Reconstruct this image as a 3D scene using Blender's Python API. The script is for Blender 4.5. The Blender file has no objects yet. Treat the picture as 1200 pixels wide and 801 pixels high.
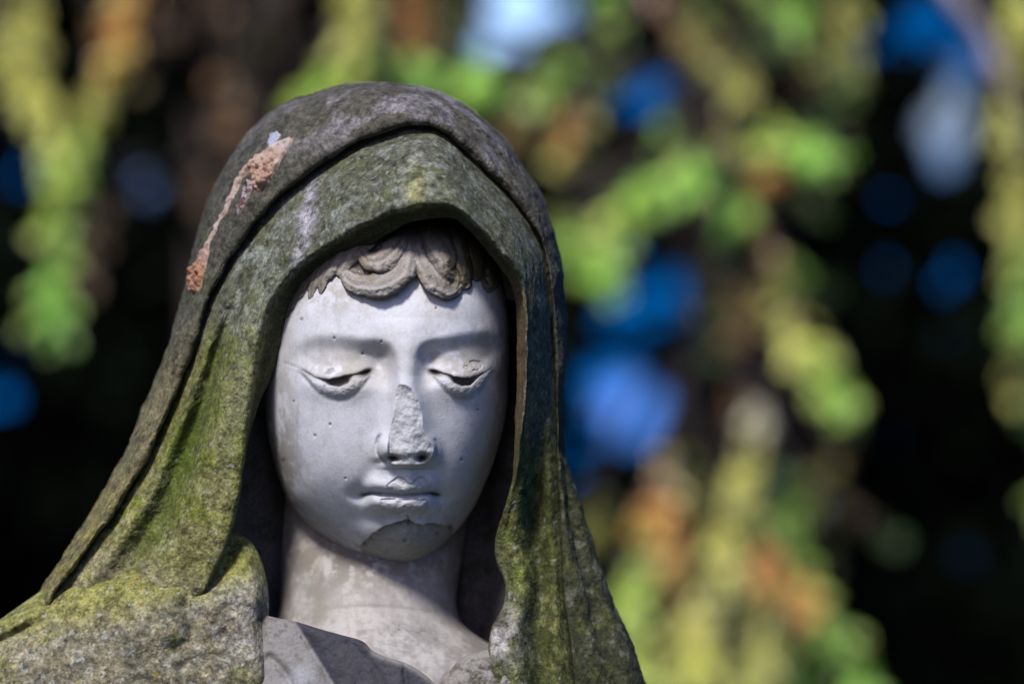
import bpy, math, random
import numpy as np
rng = np.random.default_rng(7)
random.seed(7)
S = 0.0006            # metres per authoring unit
DIST = 2.0            # camera to statue
ZC = 1.65             # camera height
PITCH = math.radians(8)   # camera looks up a little; the head leans forward over it
CP, SP = math.cos(PITCH), math.sin(PITCH)
def tilt(v):
    y = v[..., 1] + DIST; z = v[..., 2] - ZC
    return np.stack([v[..., 0], y * CP - z * SP - DIST, ZC + z * CP + y * SP], -1)
sc = bpy.context.scene
COL = sc.collection

# ------------------------------------------------------------------ helpers
def W(px, py, d):
    """authoring units (right, down, depth) -> metres"""
    px, py, d = np.broadcast_arrays(np.asarray(px, float), np.asarray(py, float), np.asarray(d, float))
    Y = d * S
    k = 1 + Y / DIST
    return tilt(np.stack([(px - 600) * S * k, Y, ZC + (400.5 - py) * S * k], -1))

def hash3(i, j, k, seed):
    h = (i.astype(np.int64) * 374761393 + j.astype(np.int64) * 668265263 + k.astype(np.int64) * 2147483647 + seed * 974634777) & 0xffffffff
    h = ((h ^ (h >> 13)) * 1274126177) & 0xffffffff
    h = ((h ^ (h >> 16)) * 2246822519) & 0xffffffff
    return ((h ^ (h >> 15)) & 0xffffff) / float(0xffffff)

def vnoise(x, y, z, seed=0):
    xi, yi, zi = np.floor(x), np.floor(y), np.floor(z)
    fx, fy, fz = x - xi, y - yi, z - zi
    fx = fx * fx * fx * (fx * (fx * 6 - 15) + 10); fy = fy * fy * fy * (fy * (fy * 6 - 15) + 10); fz = fz * fz * fz * (fz * (fz * 6 - 15) + 10)
    r = 0
    for a in (0, 1):
        wa = fx if a else 1 - fx
        for b in (0, 1):
            wb = fy if b else 1 - fy
            for c in (0, 1):
                wc = fz if c else 1 - fz
                r = r + wa * wb * wc * hash3(xi + a, yi + b, zi + c, seed)
    return r * 2 - 1

def fbm(x, y, z, scale, octv=4, seed=0, gain=0.55):
    r = 0; amp = 1; tot = 0
    x = x / scale + 13.7 * seed; y = y / scale + 5.1; z = z / scale + 2.3
    for o in range(octv):
        r = r + amp * vnoise(x, y, z, seed + o * 17); tot += amp
        c, s_ = 0.8, 0.6
        x, y = (x * c - y * s_) * 2.03, (x * s_ + y * c) * 2.03; z = z * 2.03
        amp *= gain
    return r / tot

def sstep(a, b, x):
    t = np.clip((x - a) / (b - a), 0, 1)
    return t * t * (3 - 2 * t)

def G(x, y, cx, cy, sx, sy, rot=0):
    dx, dy = x - cx, y - cy
    if rot:
        c, s_ = math.cos(math.radians(rot)), math.sin(math.radians(rot))
        dx, dy = dx * c + dy * s_, -dx * s_ + dy * c
    return np.exp(-0.5 * ((dx / sx) ** 2 + (dy / sy) ** 2))

def catmull(P, t):
    """P (n,k) control points, t in [0,n-1]"""
    P = np.asarray(P, float); n = len(P)
    Q = np.vstack([2 * P[0] - P[1], P, 2 * P[-1] - P[-2]])
    i = np.clip(np.floor(t).astype(int), 0, n - 2); f = (t - i)[:, None]
    p0, p1, p2, p3 = Q[i], Q[i + 1], Q[i + 2], Q[i + 3]
    return 0.5 * (2 * p1 + (p2 - p0) * f + (2 * p0 - 5 * p1 + 4 * p2 - p3) * f ** 2 + (3 * p1 - p0 - 3 * p2 + p3) * f ** 3)

def smooth_pts(P, n=60):
    P = np.asarray(P, float)
    return catmull(P, np.linspace(0, len(P) - 1, n))

def curve_dist(x, y, P, n=50, extra=None, pad=60):
    """distance to a smoothed polyline, parameter 0..1 and signed side"""
    C = smooth_pts(P, n); xy = C[:, :2]
    sh = x.shape; xf = x.ravel(); yf = y.ravel()
    D = np.full(xf.shape, 1e6); T = np.zeros(xf.shape); SG = np.ones(xf.shape)
    m = (xf > xy[:, 0].min() - pad) & (xf < xy[:, 0].max() + pad) & (yf > xy[:, 1].min() - pad) & (yf < xy[:, 1].max() + pad)
    xs, ys = xf[m], yf[m]; bd = np.full(xs.shape, 1e6); bt = np.zeros(xs.shape); bs = np.ones(xs.shape)
    for i in range(n - 1):
        ax, ay = xy[i]; ex, ey = xy[i + 1] - xy[i]; L = ex * ex + ey * ey + 1e-9
        u = np.clip(((xs - ax) * ex + (ys - ay) * ey) / L, 0, 1)
        qx, qy = xs - ax - u * ex, ys - ay - u * ey
        dd = np.hypot(qx, qy); k = dd < bd
        bd[k] = dd[k]; bt[k] = (i + u[k]) / (n - 1); bs[k] = np.sign(ex * qy - ey * qx)[k]
    D[m] = bd; T[m] = bt; SG[m] = bs
    return D.reshape(sh), T.reshape(sh), SG.reshape(sh)

def crease(x, y, P, w, fade=True, pad=40):
    D, T, _ = curve_dist(x, y, P, 40, pad=pad)
    r = np.exp(-0.5 * (D / w) ** 2)
    if fade: r = r * sstep(0, .18, T) * (1 - sstep(.82, 1, T))
    return r

def inpoly(x, y, P, soft=1.5):
    """soft inside mask of polygon by signed distance"""
    P = np.asarray(P, float); sh = x.shape; xf = x.ravel(); yf = y.ravel(); out = np.zeros(xf.shape)
    m = (xf > P[:, 0].min() - 8) & (xf < P[:, 0].max() + 8) & (yf > P[:, 1].min() - 8) & (yf < P[:, 1].max() + 8)
    xs, ys = xf[m], yf[m]; ins = np.zeros(xs.shape, bool); bd = np.full(xs.shape, 1e6)
    for i in range(len(P)):
        a, b = P[i], P[(i + 1) % len(P)]; e = b - a
        u = np.clip(((xs - a[0]) * e[0] + (ys - a[1]) * e[1]) / (e @ e + 1e-9), 0, 1)
        bd = np.minimum(bd, np.hypot(xs - a[0] - u * e[0], ys - a[1] - u * e[1]))
        c = ((a[1] > ys) != (b[1] > ys)) & (xs < (b[0] - a[0]) * (ys - a[1]) / (b[1] - a[1] + 1e-12) + a[0])
        ins ^= c
    sd = np.where(ins, bd, -bd)
    out[m] = sstep(-soft, soft, sd)
    return out.reshape(sh)

def mixc(c, t, new):
    return c * (1 - t[..., None]) + np.asarray(new, float) * t[..., None]

def grid_mesh(name, V, col=None, mat=None, parent=None, closed=False, flip=False, keep=None, extra=None):
    M, N = V.shape[:2]
    idx = np.arange(M * N).reshape(M, N)
    a = idx[:-1, :]; b = idx[1:, :]
    if closed:
        a2 = np.roll(a, -1, 1); b2 = np.roll(b, -1, 1)
    else:
        a2 = a[:, 1:]; b2 = b[:, 1:]; a = a[:, :-1]; b = b[:, :-1]
    q = np.stack([a, a2, b2, b], -1).reshape(-1, 4)
    if flip: q = q[:, ::-1]
    if keep is not None:
        q = q[keep.ravel()[q].any(1)]
    verts = V.reshape(-1, 3)
    cols = None if col is None else col.reshape(-1, 3)
    ex = None if extra is None else extra.ravel()
    if keep is not None:
        used = np.unique(q); rm = np.zeros(len(verts), int); rm[used] = np.arange(len(used))
        q = rm[q]; verts = verts[used]; cols = cols[used] if cols is not None else None
        ex = ex[used] if ex is not None else None
    return raw_mesh(name, verts, q, cols, mat, parent, ex)

def raw_mesh(name, verts, faces, cols=None, mat=None, parent=None, extra=None, smooth=True):
    me = bpy.data.meshes.new(name)
    k = faces.shape[1]; nf = len(faces)
    me.vertices.add(len(verts)); me.vertices.foreach_set('co', np.ascontiguousarray(verts, np.float32).ravel())
    me.loops.add(nf * k); me.loops.foreach_set('vertex_index', np.ascontiguousarray(faces, np.int32).ravel())
    me.polygons.add(nf); me.polygons.foreach_set('loop_start', np.arange(0, nf * k, k, dtype=np.int32))
    try: me.polygons.foreach_set('loop_total', np.full(nf, k, np.int32))
    except Exception: pass
    me.polygons.foreach_set('use_smooth', np.full(nf, smooth, bool))
    me.update(calc_edges=True)
    if cols is not None:
        at = me.attributes.new('Col', 'FLOAT_COLOR', 'POINT')
        c4 = np.ones((len(verts), 4), np.float32); c4[:, :3] = cols
        at.data.foreach_set('color', c4.ravel())
    if extra is not None:
        at = me.attributes.new('rough_amt', 'FLOAT', 'POINT')
        at.data.foreach_set('value', np.ascontiguousarray(extra, np.float32))
    if mat: me.materials.append(mat)
    o = bpy.data.objects.new(name, me); COL.objects.link(o)
    if parent is not None: o.parent = parent
    return o

def empty(name, loc=(0, 0, 0)):
    o = bpy.data.objects.new(name, None); COL.objects.link(o); o.location = loc; return o

def tag(o, label=None, cat=None, group=None, kind=None):
    if label: o['label'] = label
    if cat: o['category'] = cat
    if group: o['group'] = group
    if kind: o['kind'] = kind
    return o

def normals(V, closed=False):
    du = np.gradient(V, axis=0)
    if closed:
        dv = (np.roll(V, -1, 1) - np.roll(V, 1, 1)) / 2
    else:
        dv = np.gradient(V, axis=1)
    n = np.cross(du, dv); n /= np.linalg.norm(n, axis=-1, keepdims=True) + 1e-12
    return n

# ------------------------------------------------------------------ materials
def stone_mat(name, speck=0.35, sscale=900, bump=0.35, bdist=0.0006, bscale=1300, rough=0.85, spots=0.0, spotcol=(.03, .028, .025, 1), tone=.48):
    m = bpy.data.materials.new(name); m.use_nodes = True; nt = m.node_tree; N = nt.nodes; L = nt.links
    bs = N['Principled BSDF']; bs.inputs['Roughness'].default_value = rough
    try: bs.inputs['Specular IOR Level'].default_value = 0.25
    except Exception: pass
    at = N.new('ShaderNodeAttribute'); at.attribute_name = 'Col'
    tc = N.new('ShaderNodeTexCoord')
    n1 = N.new('ShaderNodeTexNoise'); n1.inputs['Scale'].default_value = sscale; n1.inputs['Detail'].default_value = 5; n1.inputs['Roughness'].default_value = .7
    L.new(tc.outputs['Object'], n1.inputs['Vector'])
    mr = N.new('ShaderNodeMapRange'); mr.inputs[1].default_value = .3; mr.inputs[2].default_value = .7
    mr.inputs[3].default_value = tone * (1 - speck); mr.inputs[4].default_value = tone * (1 + speck)
    L.new(n1.outputs['Fac'], mr.inputs[0])
    mul = N.new('ShaderNodeVectorMath'); mul.operation = 'SCALE'
    L.new(at.outputs['Color'], mul.inputs[0]); L.new(mr.outputs[0], mul.inputs['Scale'])
    out = mul.outputs[0]
    if spots > 0:
        v = N.new('ShaderNodeTexNoise'); v.inputs['Scale'].default_value = sscale * .45; v.inputs['Detail'].default_value = 3
        L.new(tc.outputs['Object'], v.inputs['Vector'])
        r2 = N.new('ShaderNodeMapRange'); r2.inputs[1].default_value = .66; r2.inputs[2].default_value = .72; r2.inputs[3].default_value = 0; r2.inputs[4].default_value = spots
        L.new(v.outputs['Fac'], r2.inputs[0])
        mx = N.new('ShaderNodeMix'); mx.data_type = 'RGBA'; L.new(r2.outputs[0], mx.inputs[0]); L.new(out, mx.inputs[6]); mx.inputs[7].default_value = spotcol
        out = mx.outputs[2]
    L.new(out, bs.inputs['Base Color'])
    n2 = N.new('ShaderNodeTexNoise'); n2.inputs['Scale'].default_value = bscale; n2.inputs['Detail'].default_value = 4; n2.inputs['Roughness'].default_value = .65
    L.new(tc.outputs['Object'], n2.inputs['Vector'])
    ra = N.new('ShaderNodeAttribute'); ra.attribute_name = 'rough_amt'
    mm = N.new('ShaderNodeMath'); mm.operation = 'MULTIPLY_ADD'; mm.inputs[1].default_value = 1.0; mm.inputs[2].default_value = bump
    L.new(ra.outputs['Fac'], mm.inputs[0])
    bp = N.new('ShaderNodeBump'); bp.inputs['Distance'].default_value = bdist
    L.new(mm.outputs[0], bp.inputs['Strength']); L.new(n2.outputs['Fac'], bp.inputs['Height']); L.new(bp.outputs[0], bs.inputs['Normal'])
    return m

M_face = stone_mat('marble_weathered', .10, 600, .30, .0007, 800, .7, tone=.66, spots=.25, spotcol=(.2, .18, .15, 1))
M_hair = stone_mat('marble_hair', .25, 700, .6, .0006, 1000, .8, spots=.3, spotcol=(.08, .06, .04, 1))
M_cloth = stone_mat('lichen_stone', .6, 480, 1.0, .0010, 620, .92, spots=.5, tone=.62)
M_robe = stone_mat('robe_stone', .18, 500, .4, .0007, 700, .85)
M_crust = stone_mat('dried_crust', .25, 500, .6, .0009, 500, .6)
M_plinth = stone_mat('plinth_stone', .3, 60, .5, .003, 80, .9)

def leaf_mat(name, transl=.4, gl=.03):
    m = bpy.data.materials.new(name); m.use_nodes = True; nt = m.node_tree; N = nt.nodes; L = nt.links
    N.remove(N['Principled BSDF']); out = N['Material Output']
    at = N.new('ShaderNodeAttribute'); at.attribute_name = 'Col'
    no = N.new('ShaderNodeTexNoise'); no.inputs['Scale'].default_value = 9
    mr = N.new('ShaderNodeMapRange'); mr.inputs[1].default_value = .3; mr.inputs[2].default_value = .7; mr.inputs[3].default_value = .65; mr.inputs[4].default_value = 1.35
    L.new(no.outputs['Fac'], mr.inputs[0])
    mul = N.new('ShaderNodeVectorMath'); mul.operation = 'SCALE'; L.new(at.outputs['Color'], mul.inputs[0]); L.new(mr.outputs[0], mul.inputs['Scale'])
    d = N.new('ShaderNodeBsdfDiffuse'); t = N.new('ShaderNodeBsdfTranslucent'); g = N.new('ShaderNodeBsdfGlossy'); g.inputs['Roughness'].default_value = .35
    mx = N.new('ShaderNodeMixShader'); mx.inputs[0].default_value = transl
    L.new(mul.outputs[0], d.inputs[0]); L.new(mul.outputs[0], t.inputs[0]); L.new(d.outputs[0], mx.inputs[1]); L.new(t.outputs[0], mx.inputs[2])
    m2 = N.new('ShaderNodeMixShader'); m2.inputs[0].default_value = gl; L.new(mx.outputs[0], m2.inputs[1]); L.new(g.outputs[0], m2.inputs[2])
    L.new(m2.outputs[0], out.inputs[0])
    return m
M_needle = leaf_mat('conifer_needles', .45, .07)
M_dark = leaf_mat('shaded_foliage', .1, .0)

def plain_mat(name, c1, c2, scale, rough=.9):
    m = bpy.data.materials.new(name); m.use_nodes = True; nt = m.node_tree; N = nt.nodes; L = nt.links
    bs = N['Principled BSDF']; bs.inputs['Roughness'].default_value = rough
    n = N.new('ShaderNodeTexNoise'); n.inputs['Scale'].default_value = scale; n.inputs['Detail'].default_value = 6
    r = N.new('ShaderNodeValToRGB'); r.color_ramp.elements[0].position = .35; r.color_ramp.elements[1].position = .65
    r.color_ramp.elements[0].color = (*c1, 1); r.color_ramp.elements[1].color = (*c2, 1)
    L.new(n.outputs['Fac'], r.inputs[0]); L.new(r.outputs[0], bs.inputs['Base Color'])
    return m
M_bark = plain_mat('bark', (.012, .008, .006), (.035, .022, .015), 18)
M_barkpale = plain_mat('pale_bark', (.3, .25, .25), (.5, .42, .42), 18)
M_ground = plain_mat('grass_ground', (.02, .035, .01), (.05, .07, .02), 3)

# ================================================================== STATUE
statue = empty('statue', (0, 0, 0))
tag(statue, 'veiled stone woman with downcast eyes, chipped nose and chin, mossy green hood', 'statue')

# ---------------- head
CX, CY = 470.0, 450.0
OUT = [(480, 663), (500, 654), (516, 640), (533, 623), (550, 602), (569, 563), (583, 523), (592, 487), (595, 445), (596, 400), (592, 350),
       (582, 308), (562, 272), (525, 245), (460, 242), (400, 258), (350, 296), (322, 345), (312, 395), (309, 440), (311, 485), (317, 522),
       (327, 560), (343, 596), (364, 617), (390, 637), (424, 654), (458, 663)]

def polar_outline(OUT, cx, cy, n):
    P = np.array(OUT, float); ang = np.arctan2(P[:, 1] - cy, P[:, 0] - cx); r = np.hypot(P[:, 0] - cx, P[:, 1] - cy)
    o = np.argsort(ang); ang = ang[o]; r = r[o]
    A = np.concatenate([ang - 2 * np.pi, ang, ang + 2 * np.pi]); R = np.concatenate([r, r, r])
    th = np.linspace(-np.pi, np.pi, n, endpoint=False)
    Rr = np.interp(th, A, R)
    k = np.exp(-0.5 * (np.arange(-30, 31) / (n / 130)) ** 2); k /= k.sum()
    Rr = np.convolve(np.concatenate([Rr[-30:], Rr, Rr[:30]]), k, 'valid')
    return th, Rr
HA = 150.0
TH, RR = polar_outline(OUT, CX, CY, 1000)
def head_base(px, py, back=None):
    a = np.arctan2(py - CY, px - CX); R = np.interp(a, np.append(TH, np.pi), np.append(RR, RR[0]))
    q = np.clip(np.hypot(px - CX, py - CY) / R, 0, 1)
    return -HA * np.sqrt(np.clip(1 - q ** 2.5, 0, 1)) + 0.13 * (py - CY)

NOSE_CHIP = [(470, 464), (476, 461), (480, 457), (485.6, 454), (491, 455), (495, 460), (498, 472), (502.6, 487), (505, 503), (507, 515), (508, 528), (503, 535), (497, 539),
             (492, 544), (488, 553), (482, 558), (476, 553), (471, 545), (463, 540), (454, 534), (455, 522), (457, 508), (459, 496), (463, 484), (465, 474)]
UP_CHIP = [(453, 569), (460, 563), (468, 558), (474, 560), (477, 565), (483, 566), (487, 561), (494, 557), (500, 562), (505, 568), (505, 576.5), (494, 578.5), (482, 580), (468, 579), (455, 578)]
LOW_CHIP = [(446, 585), (452, 584), (460, 583), (470, 584.5), (481, 583), (492, 584), (503, 586), (502, 597), (496, 602.5), (486, 602), (475, 600), (465, 603), (454, 602), (447, 598)]
CHIN_CHIP = [(423, 641), (428, 634), (436, 626), (445, 620), (456, 614), (467, 611), (478, 609), (486, 612), (493, 615), (502, 613), (510, 613), (519, 616), (528, 616),
             (530, 624), (520, 650), (500, 668), (470, 674), (440, 668), (424, 654)]
LU = ([352, 360, 368, 377, 386, 397, 410, 420, 427, 435], [432.5, 436.5, 440.5, 443.5, 444.5, 442.5, 439, 436.5, 434.5, 433.5])
LI = ([352, 360, 368, 377, 386, 397, 408, 414, 425, 435], [432.5, 437, 441.5, 446, 451.5, 453.5, 449, 439.5, 438.5, 435])
LO = ([350, 358, 365, 374, 388, 398, 408, 419, 428, 436], [434, 441, 450, 459, 465, 466.5, 464.5, 457, 447, 437])
RU = ([504, 510, 516, 524, 532, 541, 551, 560, 568, 576], [433.5, 434, 435.5, 438, 441, 442.5, 442.5, 440, 436, 431])
RI = ([504, 510, 516, 524, 532, 541, 551, 560, 568, 576], [435, 437.5, 437, 440.5, 448.5, 452.5, 451.5, 443, 436.5, 431])
RO = ([503, 510, 516, 524, 532, 541, 551, 560, 568, 577], [436, 443, 450, 458, 463, 466, 465.5, 460, 450, 434])

def face_disp(x, y):
    """forward displacement, plus masks"""
    nz = fbm(x, y, x * 0, 9, 3, 3); nzf = fbm(x, y, x * 0, 4.5, 3, 5); nzb = fbm(x, y, x * 0, 40, 3, 8)
    h = 0.9 * nzb + .12 * nzf
    # flatten temples, cheeks
    h += 5 * G(x, y, 362, 505, 34, 42) + 5 * G(x, y, 560, 505, 22, 42)
    h += 4 * G(x, y, 395, 372, 40, 26) + 4 * G(x, y, 545, 372, 36, 26) + 3 * G(x, y, 470, 385, 22, 22)
    # eye sockets under a brow ledge
    browL = np.interp(x, [335, 370, 395, 420, 445, 458, 470], [412, 399, 398, 402, 404, 408, 420])
    browR = np.interp(x, [480, 492, 508, 530, 555, 575, 592], [420, 408, 403, 399, 394, 394, 402])
    for (br, x0, x1, xm) in ((browL, 345, 458, 412), (browR, 493, 588, 530)):
        win = sstep(x0 - 18, x0 + 22, x) * (1 - sstep(x1 - 6, x1 + 12, x)) if x0 < 400 else sstep(x0 - 10, x0 + 6, x) * (1 - sstep(x1 - 25, x1 + 8, x))
        led = sstep(-9, 14, y - br) * (1 - sstep(20, 56, y - br))
        inner = G(x, y * 0, 438 if x0 < 400 else 512, 0, 26, 1)
        h += -(4.6 + 4.6 * inner) * led * win
        h += 1.8 * np.exp(-0.5 * ((y - br + 6) / 7) ** 2) * win
    h += -7.5 * G(x, y, 445, 424, 11, 15) - 7.5 * G(x, y, 505, 424, 8, 15)
    # eyeballs
    h += 10 * G(x, y, 394, 446, 27, 14) + 10.5 * G(x, y, 542, 445, 24, 14)
    dirt = np.zeros_like(x); chip = np.zeros_like(x)
    for side, (U, I, O, x0, x1) in enumerate(((LU, LI, LO, 352, 435), (RU, RI, RO, 504, 576))):
        jit = 1.3 * fbm(x, y, x * 0, 9, 3, 31)
        yu, yi, yo = np.interp(x, *U) + jit, np.interp(x, *I) + jit * .5, np.interp(x, *O)
        win = sstep(x0 - 1, x0 + 7, x) * (1 - sstep(x1 - 7, x1 + 1, x))
        wide = sstep(x0 - 8, x0 + 8, x) * (1 - sstep(x1 - 8, x1 + 8, x))
        # upper lid stands proud, rolls out to its edge
        h += 1.5 * wide * sstep(-15, -3, y - yu) * (1 + .4 * nz) * (1 - sstep(-2.6, 1.6, y - yu))
        # upper lid crease
        h += -.6 * wide * np.exp(-0.5 * ((y - yu + 16 + 0.002 * (x - (x0 + x1) / 2) ** 2) / 4) ** 2)
        slot = sstep(-.8, 1.4, y - yu) * (1 - sstep(-1.4, .9, y - yi)) * win
        h += -1.3 * slot
        # iris hole under the lid
        cx, cy = (397, 447) if side == 0 else (543, 447)
        hole = slot * np.clip(1.9 * G(x, y, cx, cy, 9, 5), 0, 1)
        h += -6.0 * hole
        # lower lid rim
        ym = (yi + yo) / 2
        h += 3.2 * wide * np.exp(-0.5 * ((y - ym) / np.maximum((yo - yi) * .42, 2)) ** 2) * (1 - slot) * (1 + .35 * nzf)
        h += -1.9 * wide * .7 * np.exp(-0.5 * ((y - yo - 1.5) / 3.4) ** 2)
        dirt += 0.22 * slot + .2 * wide * np.exp(-0.5 * ((y - yo - 1) / 2.4) ** 2) * (nz > -.3) + .55 * wide * np.exp(-0.5 * ((y - yu - .5) / 1.7) ** 2) + .75 * hole
    # inner corner holes
    h += -7 * G(x, y, 429, 437, 4.5, 2.2, -25) - 7 * G(x, y, 509, 436.5, 5, 2.0, 15)
    dirt += 1.0 * G(x, y, 429, 437, 5.5, 3, -25) + .9 * G(x, y, 509, 436.5, 5.5, 2.4, 15)
    # outer corner line
    c = crease(x, y, [(328, 423), (342, 428), (356, 434), (366, 440)], 1.3); h += -.8 * c; dirt += .12 * c
    # lid chips
    lc = inpoly(x, y, [(543, 430), (547, 424), (555, 422), (563, 423), (566, 428), (563, 433), (553, 436), (546, 436)], 1.2) * (nz > -.3)
    h += -1.6 * lc + .8 * nzf * lc
    lc2 = inpoly(x, y, [(379, 438), (384, 433), (391, 431), (392, 435), (385, 439)], 1) ; h += -1.4 * lc2; dirt += .35 * lc2
    # muzzle, cheeks to mouth
    h += 9 * G(x, y, 474, 572, 40, 30) + 3 * G(x, y, 472, 640, 50, 20)
    h += -3.0 * crease(x, y, [(445, 540), (432, 555), (421, 572), (414, 590)], 7, pad=50) - 2.0 * crease(x, y, [(507, 540), (518, 556), (524, 574), (526, 590)], 6, pad=50)
    # nose
    cxn = np.interp(y, [380, 440, 470, 540], [472, 473.5, 478, 480.5])
    An = np.interp(y, [372, 395, 420, 440, 460, 485, 510, 530, 540, 546, 550], [0, 5, 11, 16, 22, 30, 37, 40, 34, 12, 0])
    Wn = np.interp(y, [380, 420, 450, 480, 510, 535], [20, 12.5, 12.5, 14.5, 17, 18])
    t = np.abs(x - cxn) / Wn
    nose = An * np.exp(-0.5 * t ** 2.3)
    nose += 10 * G(x, y, 451, 525, 7.5, 10) + 10 * G(x, y, 505, 526, 6.5, 9.5)
    facet = np.interp(y, [440, 452, 460, 472, 500, 530, 543, 556], [26, 19.5, 18, 18, 19.5, 21.5, 18, 8]) - .13 * np.abs(x - 484) + .07 * (x - 484)
    facet = facet + 1.3 * nz + .8 * nzf + 2.0 * fbm(x, y, x * 0, 18, 2, 35)
    cut = sstep(-.2, 1.2, nose - facet) * sstep(446, 452, y + 5 * nz) * (1 - sstep(548, 552, y)) * sstep(453, 457, x)
    nose = nose * (1 - cut) + facet * cut
    h += nose
    chip = np.maximum(chip, cut * (nose > 3))
    # underside shadow shelf & nostrils
    h += -13 * G(x, y, 461, 536.5, 5.0, 2.4, 8) - 14 * G(x, y, 495, 536, 4.6, 3.0, -10)
    h += -5 * G(x, y, 452, 541, 8, 3) - 4 * G(x, y, 503, 541, 6, 3)
    dirt += 1.3 * G(x, y, 461, 536.5, 4.8, 2.2, 8) + 1.2 * G(x, y, 495, 536, 4.2, 2.8, -10)
    al = crease(x, y, [(449, 507), (443.5, 513), (441, 522), (443, 532), (449, 539), (457, 540)], 1.6); h += -2.8 * al; dirt += .4 * al * (nz > -.25)
    al = crease(x, y, [(508, 512), (512, 521), (512, 532), (506, 540)], 1.6); h += -2 * al; dirt += .18 * al
    # philtrum nub
    h += 5 * G(x, y, 480, 557, 6, 5) - 1.5 * G(x, y, 466, 552, 5, 6)
    # lips
    ml = np.interp(x, [418, 425, 436, 453, 470, 493, 505, 514, 522], [581, 579.5, 577.3, 579, 580.5, 579.3, 577.3, 579.5, 582])
    lw = sstep(420, 442, x) * (1 - sstep(498, 518, x))
    h += lw * (6 * np.exp(-0.5 * ((y - ml + 9) / 6.5) ** 2) + 8 * np.exp(-0.5 * ((y - ml - 12) / 7) ** 2))
    lwl = sstep(418, 428, x) * (1 - sstep(510, 520, x))
    lc = np.exp(-0.5 * ((y - ml) / 1.5) ** 2) * lwl
    h += -4.5 * lc - 3 * lwl * np.exp(-0.5 * ((y - ml) / 4) ** 2); 
    dirt += .62 * lc * (.55 + .45 * (G(x, y, 432, 578, 10, 9) + G(x, y, 508, 578, 8, 9) > .3))
    h += -6.5 * G(x, y, 422, 579, 9, 7) - 6 * G(x, y, 517, 580, 7, 7)
    dirt += .28 * G(x, y, 427, 580, 7, 5) + .5 * G(x, y, 510, 579, 5, 3)
    jx_ = x + 1.6 * nzf + 1.5 * nz; jy_ = y + 1.6 * nz - 1.3 * nzf
    m = inpoly(jx_, jy_, UP_CHIP, .8); h += m * (-2.0 * (1 - sstep(560, 579, y)) - .3 + 1.5 * nz + 1.0 * nzf); chip = np.maximum(chip, m)
    m = inpoly(jx_, jy_, LOW_CHIP, .8); h += m * (1.6 * sstep(588, 600, y) - 1.6 + 1.5 * nz + 1.0 * nzf); chip = np.maximum(chip, m)
    h += -7 * G(x, y, 476, 607, 28, 5.5)
    h += 17 * G(x, y, 474, 636, 32, 21) - 3.5 * G(x, y, 424, 604, 16, 14) - 3 * G(x, y, 522, 602, 12, 14)
    h += 4 * G(x, y, 385, 560, 34, 30) + 3 * G(x, y, 548, 550, 20, 30)
    m = inpoly(x + 1.6 * nzf, y + 1.6 * nz, CHIN_CHIP, .9)
    h += m * (-9.5 * (1 - .7 * sstep(612, 655, y)) - 4 * G(x, y, 474, 632, 36, 18) + 2.6 * nz + 1.5 * nzf)
    chin = m; e = 4 * m * (1 - m); dirt += .75 * e * (nz > -.15) * (1 - sstep(625, 645, y))
    # hairline crack, pits
    c = crease(x, y, [(477, 604), (479, 608), (478, 613)], 1.0, False); dirt += .7 * c
    for cx, cy, r in ((387, 497, 1.1), (369, 510, 1.2), (425, 414, 1.2), (392, 396, 1.0), (332, 539, 1.6), (511, 361, 1), (512, 624, 1.5), (474, 633, 1.4), (528, 617, 2.2), (427, 636, 2), (541, 538, 1.2), (353, 374, 1.2), (353, 620, 2), (405, 560, .8), (344, 470, .9), (560, 480, .8), (447, 400, .9)):
        g = G(x, y, cx, cy, r, r * 1.1); h += -1.6 * g; dirt += .7 * g
    return h, np.clip(dirt, 0, 1), chip, chin

NR, NT = 470, 1000
rho = np.linspace(0.0, 1, NR) ** 0.92 * math.radians(112)
th, R_ = TH, RR
rr = np.sin(rho)[:, None]
px = CX + R_[None] * rr * np.cos(th)[None]; py = CY + R_[None] * rr * np.sin(th)[None]
q = np.abs(rr) * np.ones_like(px)
d = np.where(rho[:, None] <= math.pi / 2, -HA * np.sqrt(np.clip(1 - q ** 2.5, 0, 1)), HA * np.sqrt(np.clip(1 - q ** 2, 0, 1))) + .13 * (py - CY)
h, dirt, chip, chin = face_disp(px, py)
fr = np.clip((1.45 - rho) / .35, 0, 1)[:, None]
d = d - h * fr
V = W(px, py, d)
n0 = fbm(px, py, d, 45, 4, 11); n1 = fbm(px, py, d, 8, 4, 12); n2 = fbm(px, py, d, 120, 3, 14)
c = np.ones(px.shape + (3,)) * np.array([.74, .75, .82])
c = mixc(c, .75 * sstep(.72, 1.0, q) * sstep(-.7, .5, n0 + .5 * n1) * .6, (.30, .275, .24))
c = mixc(c, .5 * sstep(.05, .7, fbm(px, py * .45, d, 11, 4, 15)) * sstep(-.4, .5, n2), (.50, .475, .43))
c = mixc(c, np.clip(.35 * sstep(-.1, .6, n0), 0, 1), (.52, .50, .46))
c = mixc(c, np.clip(.5 * G(px, py, 395, 432, 42, 20) + .55 * G(px, py, 550, 425, 34, 26) + .45 * G(px, py, 545, 385, 50, 22), 0, .7) * sstep(-.5, .4, n0 + n1 * .6), (.47, .44, .38))
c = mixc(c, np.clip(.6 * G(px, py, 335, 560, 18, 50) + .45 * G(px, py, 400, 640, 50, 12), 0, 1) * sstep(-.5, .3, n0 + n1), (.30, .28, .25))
c = mixc(c, .5 * sstep(.3, .75, n1) * sstep(-.1, .3, n0), (.38, .36, .33))
c = mixc(c, .75 * G(px, py, 392, 345, 30, 14) * sstep(-.4, .3, n1), (.40, .37, .33))
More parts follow.
